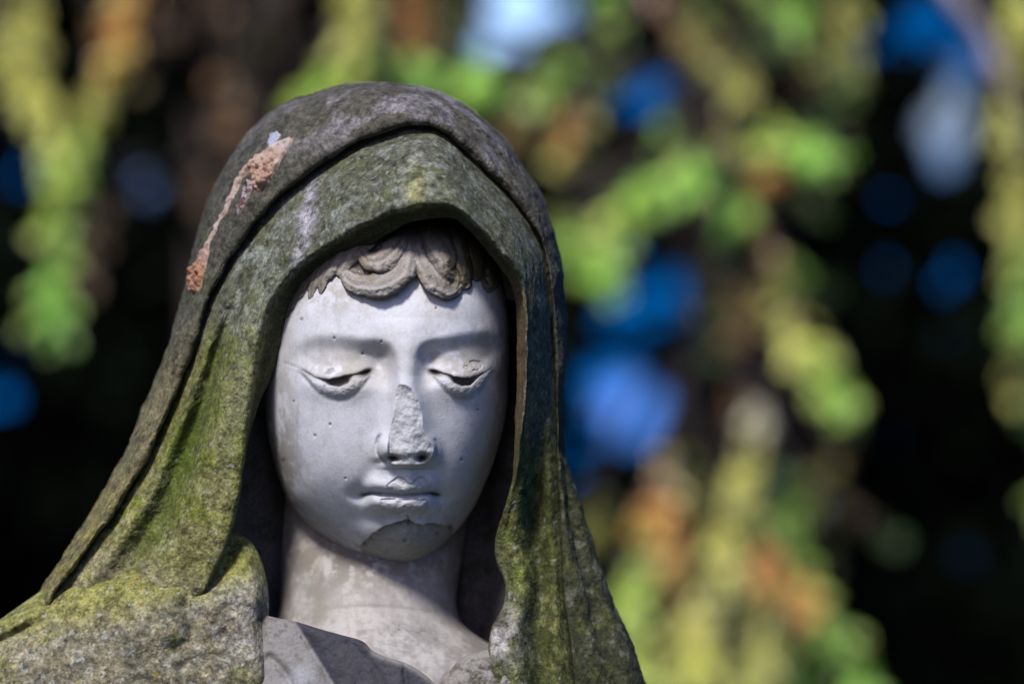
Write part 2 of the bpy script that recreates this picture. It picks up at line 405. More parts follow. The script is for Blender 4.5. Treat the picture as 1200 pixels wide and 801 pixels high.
c = mixc(c, .32 * sstep(.1, .6, fbm(px * 1.0, py * .22, d * 0, 9, 4, 16)) * sstep(.0, .5, n2 + .6 * n0), (.40, .375, .33))
c = mixc(c, .5 * np.clip(G(px, py, 322, 500, 12, 70) + G(px, py, 590, 400, 10, 60) + .7 * G(px, py, 447, 425, 12, 12) + .6 * G(px, py, 503, 425, 9, 10), 0, 1) * sstep(-.6, .3, n1 + n0), (.27, .24, .20))  # grime, with shade at face edges and inner eye corners painted in
lid = G(px, py, 394, 436, 34, 13) + G(px, py, 544, 434, 32, 13) + .6 * G(px, py, 425, 415, 26, 12) + .6 * G(px, py, 520, 415, 20, 12)
c = mixc(c, np.clip(.62 * lid, 0, .8) * sstep(-1.0, .4, n1 + n0), (.40, .365, .32))  # shading of the eye region painted as a darker lid tint
c = mixc(c, chip * .8, (.62, .62, .66)); c = mixc(c, chip * .3 * sstep(0, .5, n1), (.38, .38, .38))
c = mixc(c, chin * .9, (.42, .41, .40)); c = mixc(c, chin * .5 * sstep(-.1, .4, n1), (.30, .285, .27))
c = mixc(c, np.clip(dirt, 0, .93), (.05, .036, .026))
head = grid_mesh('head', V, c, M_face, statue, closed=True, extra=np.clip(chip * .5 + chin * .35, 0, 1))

# ---------------- hair
gx, gy = np.meshgrid(np.linspace(335, 612, 480), np.linspace(236, 392, 270))
hb = head_base(gx, gy)
jx = gx + 4.5 * fbm(gx, gy, gx * 0, 20, 4, 41); jy = gy + 4.5 * fbm(gx, gy, gx * 0, 20, 4, 42)
locks = [
    ([(482, 262), (481, 292), (474, 316), (458, 331), (436, 336), (414, 331), (402, 322)], (13, 13, 15, 17, 16, 13, 7), 13),
    ([(476, 258), (470, 280), (460, 296), (444, 305), (430, 303), (424, 293), (434, 288)], (12, 14, 15, 14, 11, 8, 5), 19),
    ([(455, 256), (436, 272), (418, 288), (406, 303), (398, 318)], (14, 15, 14, 12, 7), 11),
    ([(430, 262), (408, 284), (392, 304), (380, 326), (374, 340)], (13, 13, 10, 7, 3), 6),
    ([(404, 280), (382, 305), (368, 330), (362, 352)], (10, 9, 6, 2), 2),
    ([(487, 266), (490, 292), (498, 314), (511, 332), (528, 340), (540, 334)], (9, 10, 12, 14, 13, 7), 13),
    ([(500, 258), (512, 282), (519, 302), (524, 318), (534, 326)], (13, 17, 17, 14, 8), 19),
    ([(528, 256), (537, 280), (541, 302), (546, 320), (548, 334)], (9, 10, 9, 9, 6), 17),
    ([(545, 262), (556, 284), (562, 304), (560, 324)], (11, 12, 11, 7), 9),
    ([(566, 285), (575, 305), (580, 322), (578, 334), (570, 338), (567, 330)], (9, 9, 8, 6, 5, 4), 6),
    ([(584, 300), (591, 325), (594, 348)], (7, 6, 3), 2),
]
H = np.full(gx.shape, -10.0); groove = np.zeros_like(gx)
hl = np.interp(gx, [338, 350, 362, 380, 400, 425, 450, 470, 480, 487, 500, 530, 560, 585, 600], [372, 352, 338, 322, 316, 322, 318, 300, 280, 282, 305, 328, 326, 330, 352])
H = np.where(jy < hl, 3 + .12 * (hl - jy).clip(0, 60) + 1.4 * np.cos((jx - 482) / 4.5 + (jy - 280) / 14), H); groove = np.where(jy < hl, .45, groove)
for li, (P, R0, lift) in enumerate(locks):
    D, T, SG = curve_dist(jx, jy, P, 50, pad=30)
    r = np.interp(T, np.linspace(0, 1, len(R0)), R0)
    a = np.clip(D / r, 0, 1)
    prof = (1 - a ** 2) ** .62 * r * .95 + lift * (.35 + .65 * np.sin(np.pi * np.clip(T * .9 + .1, 0, 1)))
    strand = np.cos(SG * D / r * 5.5 + li * 1.7 + 3 * T) ; strand2 = np.cos(SG * D / r * 12 + 5 * T + li)
    prof = np.where(D < r, prof + (.85 * strand + .55 * strand2) * np.sqrt(np.clip(1 - a, 0, 1)), -10)
    up = prof > H
    groove = np.where(up, np.clip(a, 0, 1) ** 6 * .8 + .40 * np.clip(-strand - .2, 0, 1) + .2 * np.clip(-strand2, 0, 1), groove); H = np.where(up, prof, H)
nzz = fbm(gx, gy, gx * 0, 10, 4, 44)
H = np.where(H > -5, H + 4.6 * nzz + .8 * fbm(gx, gy, gx * 0, 4, 3, 45), H)
H = np.where(H > 2, 2 + (H - 2) * .8, H)
# soften sides a touch
for _ in range(2):
    H[1:-1, 1:-1] = (H[1:-1, 1:-1] * 4 + H[:-2, 1:-1] + H[2:, 1:-1] + H[1:-1, :-2] + H[1:-1, 2:]) / 8
c = np.ones(gx.shape + (3,)) * np.array([.60, .55, .51])
c = mixc(c, .6 * sstep(325, 350, gy), (.70, .67, .66))
c = mixc(c, sstep(-.1, .5, fbm(gx, gy, gx * 0, 25, 4, 47)), (.42, .35, .27))
c = mixc(c, .9 * np.clip(1.2 * G(gx, gy, 560, 300, 22, 34), 0, 1), (.10, .10, .03))
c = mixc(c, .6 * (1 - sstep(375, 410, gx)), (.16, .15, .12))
c = mixc(c, .93 * (1 - sstep(266, 308, gy)), (.03, .028, .022))  # shadow of the hood rim painted into the top of the hair
c = mixc(c, np.clip(groove * 1.1, 0, .85), (.09, .062, .048))
c = mixc(c, .45 * sstep(.25, .6, nzz), (.26, .2, .16))
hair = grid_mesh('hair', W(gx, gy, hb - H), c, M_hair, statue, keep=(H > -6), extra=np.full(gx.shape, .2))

# ---------------- neck flowing into the chest
rows = np.array([  # py, left, right, front depth, back depth
    (540, 332, 550, 25, 150), (600, 330, 548, 10, 150), (650, 329, 542, -12, 150), (690, 328, 536, -30, 150), (715, 326, 536, -42, 150),
    (735, 320, 545, -54, 150), (752, 305, 566, -66, 150), (770, 280, 600, -80, 155), (790, 265, 625, -95, 160), (830, 250, 640, -112, 170), (880, 240, 650, -120, 175)], float)
nrow = 420; tt = np.linspace(0, len(rows) - 1, nrow); Rw = catmull(rows, tt)
ph = np.linspace(0, 2 * np.pi, 720, endpoint=False)
px = (Rw[:, 1] + Rw[:, 2])[:, None] / 2 + (Rw[:, 2] - Rw[:, 1])[:, None] / 2 * np.cos(ph)[None]
dd = (Rw[:, 3] + Rw[:, 4])[:, None] / 2 + (Rw[:, 4] - Rw[:, 3])[:, None] / 2 * np.sin(ph)[None]
py = Rw[:, 0][:, None] + 0 * px - 8 * np.cos((px - 440) / 110) * sstep(700, 760, Rw[:, 0])[:, None]
front = (np.sin(ph) < 0)[None] * 1.0
hh = -2.5 * np.exp(-0.5 * ((py - 712 - .0012 * (px - 430) ** 2) / 3.0) ** 2) * sstep(360, 420, px) * (1 - sstep(500, 530, px)) + 4 * G(px, py, 420, 690, 26, 60) + 1.2 * fbm(px, py, dd, 40, 3, 51)
dd = dd - hh * front
c = np.ones(px.shape + (3,)) * np.array([.50, .475, .455])
na = fbm(px, py, dd, 30, 4, 52); nb = fbm(px, py, dd, 7, 4, 53)
c = mixc(c, .45 * sstep(-.6, .7, na + .6 * nb), (.31, .285, .26)); c = mixc(c, .8 * G(px, py, 425, 655, 75, 24) * sstep(-.5, .2, na + nb), (.17, .15, .13))  # ends with the chin's shadow painted onto the neck
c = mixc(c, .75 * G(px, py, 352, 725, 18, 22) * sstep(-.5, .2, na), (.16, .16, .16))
c = mixc(c, .55 * sstep(715, 745, py) * sstep(-.3, .3, na + .5 * nb), (.22, .21, .21))
c = mixc(c, .8 * np.exp(-0.5 * ((py - 738 - .001 * (px - 440) ** 2) / 5) ** 2) * sstep(.18, .5, nb) * sstep(-.2, .3, na), (.10, .08, .07))
c = mixc(c, .30 * sstep(.0, .7, nb), (.30, .27, .24))
c = mixc(c, .6 * sstep(545, 570, px) * sstep(735, 760, py), (.22, .2, .19))
c = mixc(c, .5 * sstep(.0, .6, fbm(px, py * .3, dd * 0, 12, 4, 54)), (.30, .26, .21))
c = mixc(c, .6 * G(px, py, 360, 640, 26, 50) * sstep(-.5, .3, na), (.22, .195, .16)); c = mixc(c, .5 * G(px, py, 540, 680, 16, 70) * sstep(-.5, .3, na), (.22, .195, .16))
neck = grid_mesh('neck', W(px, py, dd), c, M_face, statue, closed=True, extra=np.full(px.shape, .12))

# ---------------- drapery colouring in statue coordinates
def drape_col(px, py, d, part):
    n0 = fbm(px, py, d, 60, 4, 61); n1 = fbm(px, py, d, 16, 4, 62); n2 = fbm(px, py, d, 6, 3, 63); n3 = fbm(px, py, d, 30, 4, 64); n4 = fbm(px, py, d, 11, 3, 66)
    if part == 'mantle':
        c = np.ones(px.shape + (3,)) * np.array([.092, .085, .066])
        c = mixc(c, sstep(-.2, .4, n3) * .8, (.075, .075, .055))
        pale = (G(px, py, 395, 140, 70, 24, -15) + .8 * G(px, py, 470, 115, 60, 22) + .6 * G(px, py, 590, 190, 30, 40) + .7 * G(px, py, 540, 140, 40, 20, 35))
        c = mixc(c, np.clip(pale, 0, 1) * sstep(-.15, .4, n3 + .5 * n1) * .85, (.235, .215, .228))
        c = mixc(c, sstep(330, 500, py) * (1 - sstep(450, 620, px)) * .75, (.22, .19, .09))
        c = mixc(c, sstep(520, 640, py) * (1 - sstep(450, 620, px)) * .65 * sstep(-.4, .2, n1), (.33, .29, .07))
        right = sstep(600, 650, px) * sstep(420, 520, py)
        c = mixc(c, right * .85, (.045, .052, .022)); c = mixc(c, right * sstep(.05, .4, n1) * .55, (.11, .12, .03)); c = mixc(c, right * sstep(.2, .4, n4) * .5, (.16, .16, .12))  # shade on the right panel painted into its colour
        c = mixc(c, sstep(-.1, .5, n0) * .5 * (1 - sstep(240, 330, px)), (.10, .11, .05))
    elif part == 'veil':
        c = np.ones(px.shape + (3,)) * np.array([.115, .118, .08])
        c = mixc(c, sstep(-.1, .45, n3) * .7, (.095, .108, .048))
        c = mixc(c, sstep(.0, .4, n1) * .5 * (1 - sstep(380, 480, py)), (.20, .22, .19))
        c = mixc(c, np.clip(.9 * G(px, py, 300, 320, 26, 60, 25) + .6 * G(px, py, 450, 220, 60, 22, -25), 0, 1) * sstep(-.1, .3, n1) * .75, (.26, .28, .25))
        c = mixc(c, np.clip(1.3 * G(px, py, 362, 245, 6, 22, 12) + G(px, py, 354, 280, 5, 18, 15), 0, 1) * sstep(-.7, .0, n1) * .85, (.42, .39, .44))
        c = mixc(c, np.clip(1.2 * G(px, py, 488, 222, 8, 18), 0, 1) * sstep(-.2, .2, n1) * .8, (.34, .33, .13))
        left = (1 - sstep(330, 420, px)) * sstep(340, 460, py)
        c = mixc(c, left * .9, (.20, .195, .065)); c = mixc(c, left * sstep(-.1, .4, n3) * .8, (.15, .18, .012))
        c = mixc(c, left * sstep(.05, .4, n1) * .6 * sstep(480, 560, py), (.36, .36, .15))
        c = mixc(c, np.clip(G(px, py, 218, 530, 15, 70, 20), 0, 1) * .8, (.085, .125, .008))
        c = mixc(c, np.clip(G(px, py, 285, 440, 10, 90, 12), 0, 1) * .6, (.25, .26, .15))
        right = sstep(560, 600, px) * sstep(450, 560, py)
        c = mixc(c, right * .85, (.105, .12, .028)); c = mixc(c, right * sstep(0, .35, n1) * .7, (.26, .26, .09))
        c = mixc(c, right * sstep(-.1, .35, n3) * .75, (.055, .065, .012))  # right folds coloured darker to paint in the shade there
        c = mixc(c, np.clip(1.1 * G(px, py, 588, 745, 16, 22), 0, 1) * sstep(-.5, .1, n1), (.42, .39, .38))
        c = mixc(c, np.clip(1.2 * G(px, py, 577, 697, 13, 26), 0, 1), (.11, .105, .10))
        c = mixc(c, np.clip(G(px, py, 603, 650, 10, 26), 0, 1) * .6 * sstep(-.5, .1, n3), (.19, .25, .03))
        c = mixc(c, sstep(600, 614, px) * (1 - sstep(616, 628, px)) * sstep(330, 350, py) * (1 - sstep(470, 560, py)) * .7, (.16, .115, .06))
    else:
        c = np.ones(px.shape + (3,)) * np.array([.30, .265, .17])
        c = mixc(c, sstep(-.15, .4, n3) * .75, (.17, .165, .12))
        c = mixc(c, sstep(.0, .35, n1) * .6, (.36, .34, .27))
        c = mixc(c, G(px, py, 290, 700, 24, 70) * sstep(-.5, .3, n1) * .85, (.44, .41, .37))
        c = mixc(c, G(px, py, 270, 655, 22, 22) * .8, (.14, .17, .03))
        c = mixc(c, (1 - sstep(690, 740, py + .25 * (px - 150))) * .7, (.28, .27, .05))
        c = mixc(c, sstep(.1, .4, fbm(px, py, d, 40, 3, 67)) * .55, (.22, .23, .06))
    if part == 'veil':
        low = sstep(-14, 26, py - (612 + .36 * (px - 60)) + 26 * n3) * (1 - sstep(300, 360, px))
        c = mixc(c, low * .8, (.30, .265, .16)); c = mixc(c, low * sstep(-.2, .4, n1) * .6, (.24, .24, .08))
    if part == 'shoulder':
        up = 1 - sstep(-10, 30, py - (690 - .05 * (px - 60)) + 26 * n3)
        c = mixc(c, up * (1 - sstep(235, 260, px)) * .6, (.25, .25, .06))
    # mineral speckle, orange and pale lichen dots
    c = c * np.clip(1 + .85 * n2 + .5 * n4, .25, 2)[..., None]
    if part != 'mantle':
        sp = sstep(.5, .6, fbm(px, py, d, 9, 3, 71)) * sstep(-.1, .3, fbm(px, py, d, 50, 2, 72)) * (part == 'shoulder' and 1 or .0 + sstep(480, 600, py) * (1 - sstep(300, 400, px)))
        c = mixc(c, sp * .75, (.42, .38, .05))
        sp = sstep(.45, .53, fbm(px, py, d, 6.5, 2, 73)) * (.9 if part == 'shoulder' else .55)
        c = mixc(c, sp * .7, (.42, .45, .42))
        sp = sstep(.45, .6, fbm(px, py, d, 8, 4, 77)) * G(px, py, 165, 675, 60, 30) * .8
        c = mixc(c, np.clip(sp, 0, .9), (.5, .27, .02))
    dk = sstep(.36, .5, fbm(px, py, d, 5, 3, 79)); c = mixc(c, dk * .5, (.05, .045, .035))
    return np.clip(c, .008, .9)

E = [(215, 725, -86), (240, 692, -100), (258, 655, -104), (270, 626, -106), (281, 580, -105), (288, 520, -104), (297, 458, -106), (307, 402, -110), (321, 354, -118), (350, 316, -128), (384, 291, -142),
     (424, 267, -170), (462, 250, -186), (500, 243, -195), (533, 245, -195), (563, 270, -182), (587, 298, -166), (604, 320, -150), (613, 350, -134), (615, 400, -126),
     (613, 460, -120), (608, 512, -113), (601, 560, -94), (590, 600, -78), (581, 632, -62), (582, 658, -56), (592, 683, -58), (590, 708, -68), (579, 730, -82),
     (573, 752, -94), (573, 775, -106), (578, 830, -108), (580, 880, -108)]
Gv = [(60, 745, -40), (62, 700, -55), (84, 668, -58), (106, 640, -55), (137, 598, -50), (170, 545, -45), (200, 482, -40), (226, 408, -35), (249, 348, -30), (278, 294, -30), (314, 248, -36),
      (368, 199, -46), (432, 162, -56), (486, 147, -62), (522, 158, -60), (562, 194, -50), (595, 228, -42), (622, 264, -35), (637, 298, -30), (645, 345, -26),
      (649, 400, -24), (651, 450, -26), (652, 500, -28), (653, 545, -32), (655, 585, -35), (657, 625, -38), (659, 660, -42), (661, 695, -46), (664, 728, -50),
      (667, 758, -54), (671, 792, -58), (677, 840, -62), (684, 890, -64)]
Sm = [(20, 740, 10), (47, 697, 16), (62, 672, 20), (80, 643, 24), (108, 598, 28), (140, 540, 33), (170, 478, 40), (198, 402, 46), (214, 345, 50), (231, 282, 55), (258, 203, 60),
      (322, 130, 62), (396, 101, 62), (455, 97, 62), (522, 113, 62), (584, 157, 60), (620, 205, 60), (643, 250, 56), (656, 300, 50), (661, 350, 45),
      (663, 400, 40), (662, 450, 35), (660, 490, 30), (662, 525, 22), (671, 563, 14), (682, 597, 10), (692, 630, 8), (704, 662, 6), (716, 694, 4),
      (728, 728, 2), (742, 765, 0), (768, 835, 0), (785, 890, 0)]
E, Gv, Sm = np.array(E, float), np.array(Gv, float), np.array(Sm, float)
K = len(E); NU = 1900
# equal arc length stations
def arc_t(P, n):
    t = np.linspace(0, len(P) - 1, 4000); c_ = catmull(P, t); s_ = np.r_[0, np.cumsum(np.linalg.norm(np.diff(c_[:, :2], axis=0), axis=1))]
    return np.interp(np.linspace(0, s_[-1], n), s_, t)
tu = arc_t((Gv + E) / 2, NU)
e = catmull(E, tu); g = catmull(Gv, tu); s_ = catmull(Sm, tu)

def loft(keys, vs, nv):
    """keys: list of (NU,3); vs: their v positions; Catmull-Rom across"""
    Kk = np.stack(keys, 0)
    t = np.linspace(0, len(keys) - 1, nv)
    out = np.empty((nv, Kk.shape[1], 3))
    Q = np.concatenate([2 * Kk[:1] - Kk[1:2], Kk, 2 * Kk[-1:] - Kk[-2:-1]], 0)
    for a in range(nv):
        i = min(int(t[a]), len(keys) - 2); f = t[a] - i
        p0, p1, p2, p3 = Q[i], Q[i + 1], Q[i + 2], Q[i + 3]
        out[a] = 0.5 * (2 * p1 + (p2 - p0) * f + (2 * p0 - 5 * p1 + 4 * p2 - p3) * f ** 2 + (3 * p1 - p0 - 3 * p2 + p3) * f ** 3)
    return out
dirn = (g - e)[:, :2]; ln = np.linalg.norm(dirn, axis=1, keepdims=True); dirn /= ln + 1e-9
def off(c_, amt, dz):
    o = c_.copy(); o[:, :2] += dirn * (amt if np.ndim(amt) == 0 else amt[:, None]); o[:, 2] += dz; return o
def lerp(a, b, f): return a * (1 - f) + b * f
st = tu  # station coordinate
def bell(c_, w): return np.exp(-0.5 * ((st - c_) / w) ** 2)
# veil: interior back, interior, inner lip, edge, outer lip, quarter points, groove, tucked
top = np.exp(-0.5 * ((st - 13.5) / 4.0) ** 2)
bul = 12 + 10 * top
vis = sstep(4, 7, st) * (1 - sstep(20, 23, st))
interior_back = off(e, 30, 0); interior_back[:, 2] = 120
interior_mid = off(e, 22 - 16 * vis, 0); interior_mid[:, 2] = e[:, 2] * .2 + 10
lipw = np.interp(st, [0, 3, 6, 9, 12, 14, 16, 19, 23, 40], [6, 14, 25, 26, 16, 12, 14, 17, 13, 8]) * vis * (1 + .1 * np.cos(st * 1.7))
vk = [interior_back, interior_mid, off(e, 14 * (1 - vis) - lipw, 46), off(e, 4 * (1 - vis) - lipw * .8, 26), off(e, -.22 * lipw, 14), off(e, .8, 0), off(e, 7, -5)]
for f in (.18, .34, .5, .66, .82):
    k_ = lerp(e, g, f); k_[:, 2] -= bul * math.sin(math.pi * f ** .8) ; vk.append(k_)
vk += [off(lerp(e, g, .94), 0, 0), off(g, 6, 12), off(g, 14, 60)]
vk = [k_.astype(float) for k_ in vk]
NV = 430
VV = loft(vk, None, NV)
vv = np.linspace(0, len(vk) - 1, NV)[:, None] * np.ones((1, NU)); SS = st[None] * np.ones((NV, 1))
px, py, dd = VV[..., 0], VV[..., 1], VV[..., 2]
# folds of the veil (f: 0 at opening edge .. 1 at groove)
f = np.interp(vv, [0, 5, 6, 7, 8, 9, 10, 11, 12, 13, 14], [0, 0, .06, .18, .34, .5, .66, .82, .94, 1, 1])
act = sstep(5.2, 6.5, vv) * (1 - sstep(12.2, 13, vv))
def band(a, b, w=1.0): return sstep(a - w, a + w, SS) * (1 - sstep(b - w, b + w, SS))
hh = band(1.5, 8, 1.5) * (-21 * np.exp(-0.5 * ((f - .60) / .095) ** 2) + 11 * np.exp(-0.5 * ((f - .80) / .07) ** 2) + 7 * np.exp(-0.5 * ((f - .30) / .13) ** 2))
hh += band(22, 31, 1.5) * (10 * np.exp(-0.5 * ((f - .86) / .10) ** 2) - 21 * np.exp(-0.5 * ((f - .60) / .12) ** 2) + 9 * np.exp(-0.5 * ((f - .32) / .14) ** 2))
hh += -14 * G(px, py, 577, 697, 11, 24)
hh += 6 * crease(px, py, [(487, 158), (487, 190), (489, 222), (492, 242)], 9, pad=40)            # crown pleat
hh += -4 * crease(px, py, [(455, 172), (440, 205), (425, 240), (415, 262)], 10, pad=40)
hh += -5 * crease(px, py, [(527, 178), (545, 210), (562, 245), (575, 280)], 9, pad=40)
hh += 4 * crease(px, py, [(560, 215), (590, 255), (612, 300), (628, 340), (633, 400)], 8, pad=40)
hh += -5 * crease(px, py, [(340, 245), (318, 285), (296, 330), (280, 390), (268, 440)], 8, pad=40)
hh += 5 * crease(px, py, [(300, 275), (276, 325), (258, 380), (240, 440), (220, 500)], 7, pad=40)
ns = fbm(px, py, dd, 55, 3, 81) * 4 + fbm(px, py, dd, 14, 4, 82) * 1.5 + fbm(px, py, dd, 4.5, 3, 83) * .5 + .6 * sstep(.08, .28, fbm(px, py, dd, 11, 3, 86))
hh = hh * act + ns * sstep(2, 4, vv)
dd2 = dd - hh
px2 = px + 1.6 * fbm(px, py, dd, 18, 3, 84); py2 = py + 1.6 * fbm(px, py, dd, 18, 3, 85)
c = drape_col(px, py, dd2, 'veil')
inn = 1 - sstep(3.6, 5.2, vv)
c = mixc(c, inn * .85, (.05, .052, .022)); c = mixc(c, inn * (st > 15)[None] * .6 * sstep(300, 345, py), (.15, .105, .055)); c = mixc(c, (1 - sstep(1.5, 3, vv)) * .8, (.03, .03, .028))  # dark moss on the inner lip, hood-interior shade painted in with it
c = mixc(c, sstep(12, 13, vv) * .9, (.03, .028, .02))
c = mixc(c, act * np.exp(-0.5 * ((f - .6) / .07) ** 2) * band(1.5, 7, 1) * .5, (.06, .09, .01))
c = mixc(c, act * np.exp(-0.5 * ((f - .6) / .1) ** 2) * band(23, 31, 1) * .5, (.04, .05, .012))
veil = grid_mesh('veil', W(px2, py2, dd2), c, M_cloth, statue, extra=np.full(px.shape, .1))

# shaded inner lining of the veil behind head and neck
yy_, aa_ = np.meshgrid(np.linspace(235, 860, 420), np.linspace(0, 1, 420), indexing='ij')
xl = np.interp(yy_, [235, 300, 400, 500, 600, 700, 760, 860], [430, 335, 292, 282, 268, 262, 262, 240]); xr = np.interp(yy_, [235, 300, 400, 500, 600, 700, 760, 860], [560, 610, 632, 634, 632, 630, 630, 640])
px = xl + (xr - xl) * aa_; ed = np.abs(aa_ * 2 - 1)
dd = 95 - 110 * ed ** 3 * (1 + .25 * (aa_ < .5)) + 9 * np.cos(px / 9.0 + .6 * np.sin(yy_ / 60)) * sstep(480, 540, yy_) + 5 * fbm(px, yy_, px * 0, 30, 3, 141)
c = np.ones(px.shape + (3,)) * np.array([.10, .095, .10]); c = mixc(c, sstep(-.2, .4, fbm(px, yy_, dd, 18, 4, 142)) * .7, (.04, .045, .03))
c = mixc(c, 1 - sstep(300, 480, yy_), (.012, .012, .011))  # darkness inside the hood painted into the upper lining
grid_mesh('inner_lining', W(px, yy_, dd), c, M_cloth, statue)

# mantle over the veil
thick = np.interp(st, [0, 5, 13, 20, 32], [20, 22, 24, 10, 12])
def offv(c_, amt, dz):
    o = c_.copy(); dd_ = (s_ - g)[:, :2]; l_ = np.linalg.norm(dd_, axis=1, keepdims=True); o[:, :2] += dd_ / (l_ + 1e-9) * amt; o[:, 2] += dz; return o
w_ = np.linalg.norm((s_ - g)[:, :2], axis=1)
rim = lambda f_, z_: (lambda o: (o.__setitem__((slice(None), slice(0, 2)), g[:, :2] + (s_ - g)[:, :2] * np.minimum(f_, 1)), o.__setitem__((slice(None), 2), g[:, 2] + z_), o)[2])(g.copy())
k1 = offv(g, np.minimum(w_ * .45, 22)[:, None], 30)
k2 = offv(g, np.minimum(w_ * .2, 8)[:, None], 4)
k3 = offv(g, np.minimum(w_ * .05, 1.5)[:, None], 0); k3[:, 2] = g[:, 2] - thick * .45
k4 = offv(g, np.minimum(w_ * .10, 3)[:, None], 0); k4[:, 2] = g[:, 2] - thick * .85
k5 = offv(g, np.minimum(w_ * .26, 10)[:, None], 0); k5[:, 2] = g[:, 2] - thick
mk = [k1, k2, k3, k4, k5]
for f_ in (.42, .62, .82):
    k_ = lerp(g, s_, f_); k_[:, 2] = g[:, 2] - thick + (s_[:, 2] - g[:, 2] + thick) * (1 - math.sqrt(1 - f_ ** 2)); mk.append(k_)
mk.append(s_)
cen = np.array([455, 480.]); 
for f_, z_ in ((.03, 45), (.12, 100), (.32, 160), (.62, 205)):
    b_ = s_.copy(); b_[:, 0] = s_[:, 0] * (1 - f_) + cen[0] * f_; b_[:, 1] = s_[:, 1] * (1 - f_ * .8) + cen[1] * f_ * .8; b_[:, 2] = s_[:, 2] + z_; mk.append(b_)
NM = 430
VM = loft(mk, None, NM)
vm = np.linspace(0, len(mk) - 1, NM)[:, None] * np.ones((1, NU)); SS = st[None] * np.ones((NM, 1))
px, py, dd = VM[..., 0], VM[..., 1], VM[..., 2]
act = sstep(2, 5, vm) * (1 - sstep(9, 10, vm))
hh = fbm(px, py, dd, 70, 3, 91) * 5 + fbm(px, py, dd, 16, 4, 92) * 1.6 + fbm(px, py, dd, 5, 3, 93) * .5 + .5 * sstep(.1, .3, fbm(px, py, dd, 11, 3, 96))
hh += act * 4 * crease(px, py, [(250, 370), (290, 285), (340, 215), (410, 165), (480, 138)], 9, False, pad=40)
hh += act * 3 * crease(px, py, [(505, 140), (560, 180), (605, 225), (638, 275)], 7, False, pad=40)
hh += act * band(24, 31, 1) * (-6 * np.exp(-0.5 * ((vm - 6) / .5) ** 2) + 4 * np.exp(-0.5 * ((vm - 7.2) / .4) ** 2))
Vm = W(px + 1.5 * fbm(px, py, dd, 22, 3, 94), py + 1.5 * fbm(px, py, dd, 22, 3, 95), dd)
nm = normals(Vm)
if (nm[int(NM * .45)][:, 1].mean()) > 0: nm = -nm
Vm = Vm + nm * (hh * S * sstep(1, 3, vm))[..., None]
c = drape_col(px, py, dd, 'mantle')
c = mixc(c, (1 - sstep(1.2, 2.4, vm)) * .9, (.03, .028, .022))
c = mixc(c, np.exp(-0.5 * ((vm - 2.2) / .5) ** 2) * .5, (.05, .045, .035))
mantle = grid_mesh('mantle', Vm, c, M_cloth, statue, extra=np.full(px.shape, .1))

# dried streak clinging to the mantle
POLY1 = [(314, 172), (322, 167), (332, 165), (340, 161), (344, 163), (342, 169), (336, 177), (329, 187), (324, 198), (317, 208), (309, 218), (302, 223), (297, 219), (296, 209), (298, 199), (293, 198), (285, 209), (279, 219), (273, 233), (267, 245), (259, 259), (253, 272), (248, 284), (246, 293), (243, 303), (238, 317), (234, 331), (230, 340), (224, 342), (221, 334), (226, 322), (231, 309), (236, 297), (241, 289), (246, 281), (250, 270), (257, 255), (263, 242), (270, 228), (274, 214), (283, 202), (292, 192), (302, 181)]
POLY2 = [(288, 213), (294, 208), (297, 215), (293, 226), (289, 236), (283, 248), (278, 251), (277, 243), (282, 231), (284, 220)]
POLY3 = [(313, 168), (318, 158), (325, 154), (328, 158), (325, 166), (318, 172)]
wx = px + 1.8 * fbm(px, py, dd, 8, 3, 101); wy = py + 1.8 * fbm(px, py, dd, 8, 3, 102)
visible = (vm > 3) & (vm < 8.3)
m1 = inpoly(wx, wy, POLY1, 1.3) * visible; m2 = inpoly(wx, wy, POLY2, 1.2) * visible * (fbm(px, py, dd, 7, 3, 103) > -.25); m3 = inpoly(wx, wy, POLY3, 1.6) * visible
mm = np.maximum(np.maximum(m1, m2), m3)
lob = np.clip(1.6 * G(px, py, 308, 205, 12, 14) + 1.3 * G(px, py, 230, 328, 7, 12) + .5, 0, 1.8)
hgt = mm * lob * 1.5 * (3.6 + 4.2 * fbm(px, py, dd, 6, 4, 104)) - .8
cc = np.ones(px.shape + (3,)) * np.array([.60, .42, .33])
cc = mixc(cc, sstep(-.1, .4, fbm(px, py, dd, 12, 3, 105)), (.74, .60, .52))
cc = mixc(cc, G(px, py, 306, 205, 12, 16) * .8, (.60, .36, .25)); cc = mixc(cc, G(px, py, 232, 322, 9, 22) * .9, (.50, .22, .10))
cc = mixc(cc, np.clip(G(px, py, 332, 168, 9, 6) + G(px, py, 264, 245, 10, 30, 25) * .6, 0, 1) * .7, (.66, .58, .55))
cc = mixc(cc, m2, (.50, .44, .50)); cc = mixc(cc, m2 * (fbm(px, py, dd, 5, 2, 106) > .1), (.16, .06, .06)); cc = mixc(cc, m3 * .9, (.48, .55, .74))
cc = mixc(cc, .5 * sstep(.3, .5, fbm(px, py, dd, 5, 3, 107)), (.22, .11, .08))
streak = grid_mesh('dried_streak', Vm + nm * (hgt * S)[..., None], cc, M_crust, mantle, keep=(mm > .05))

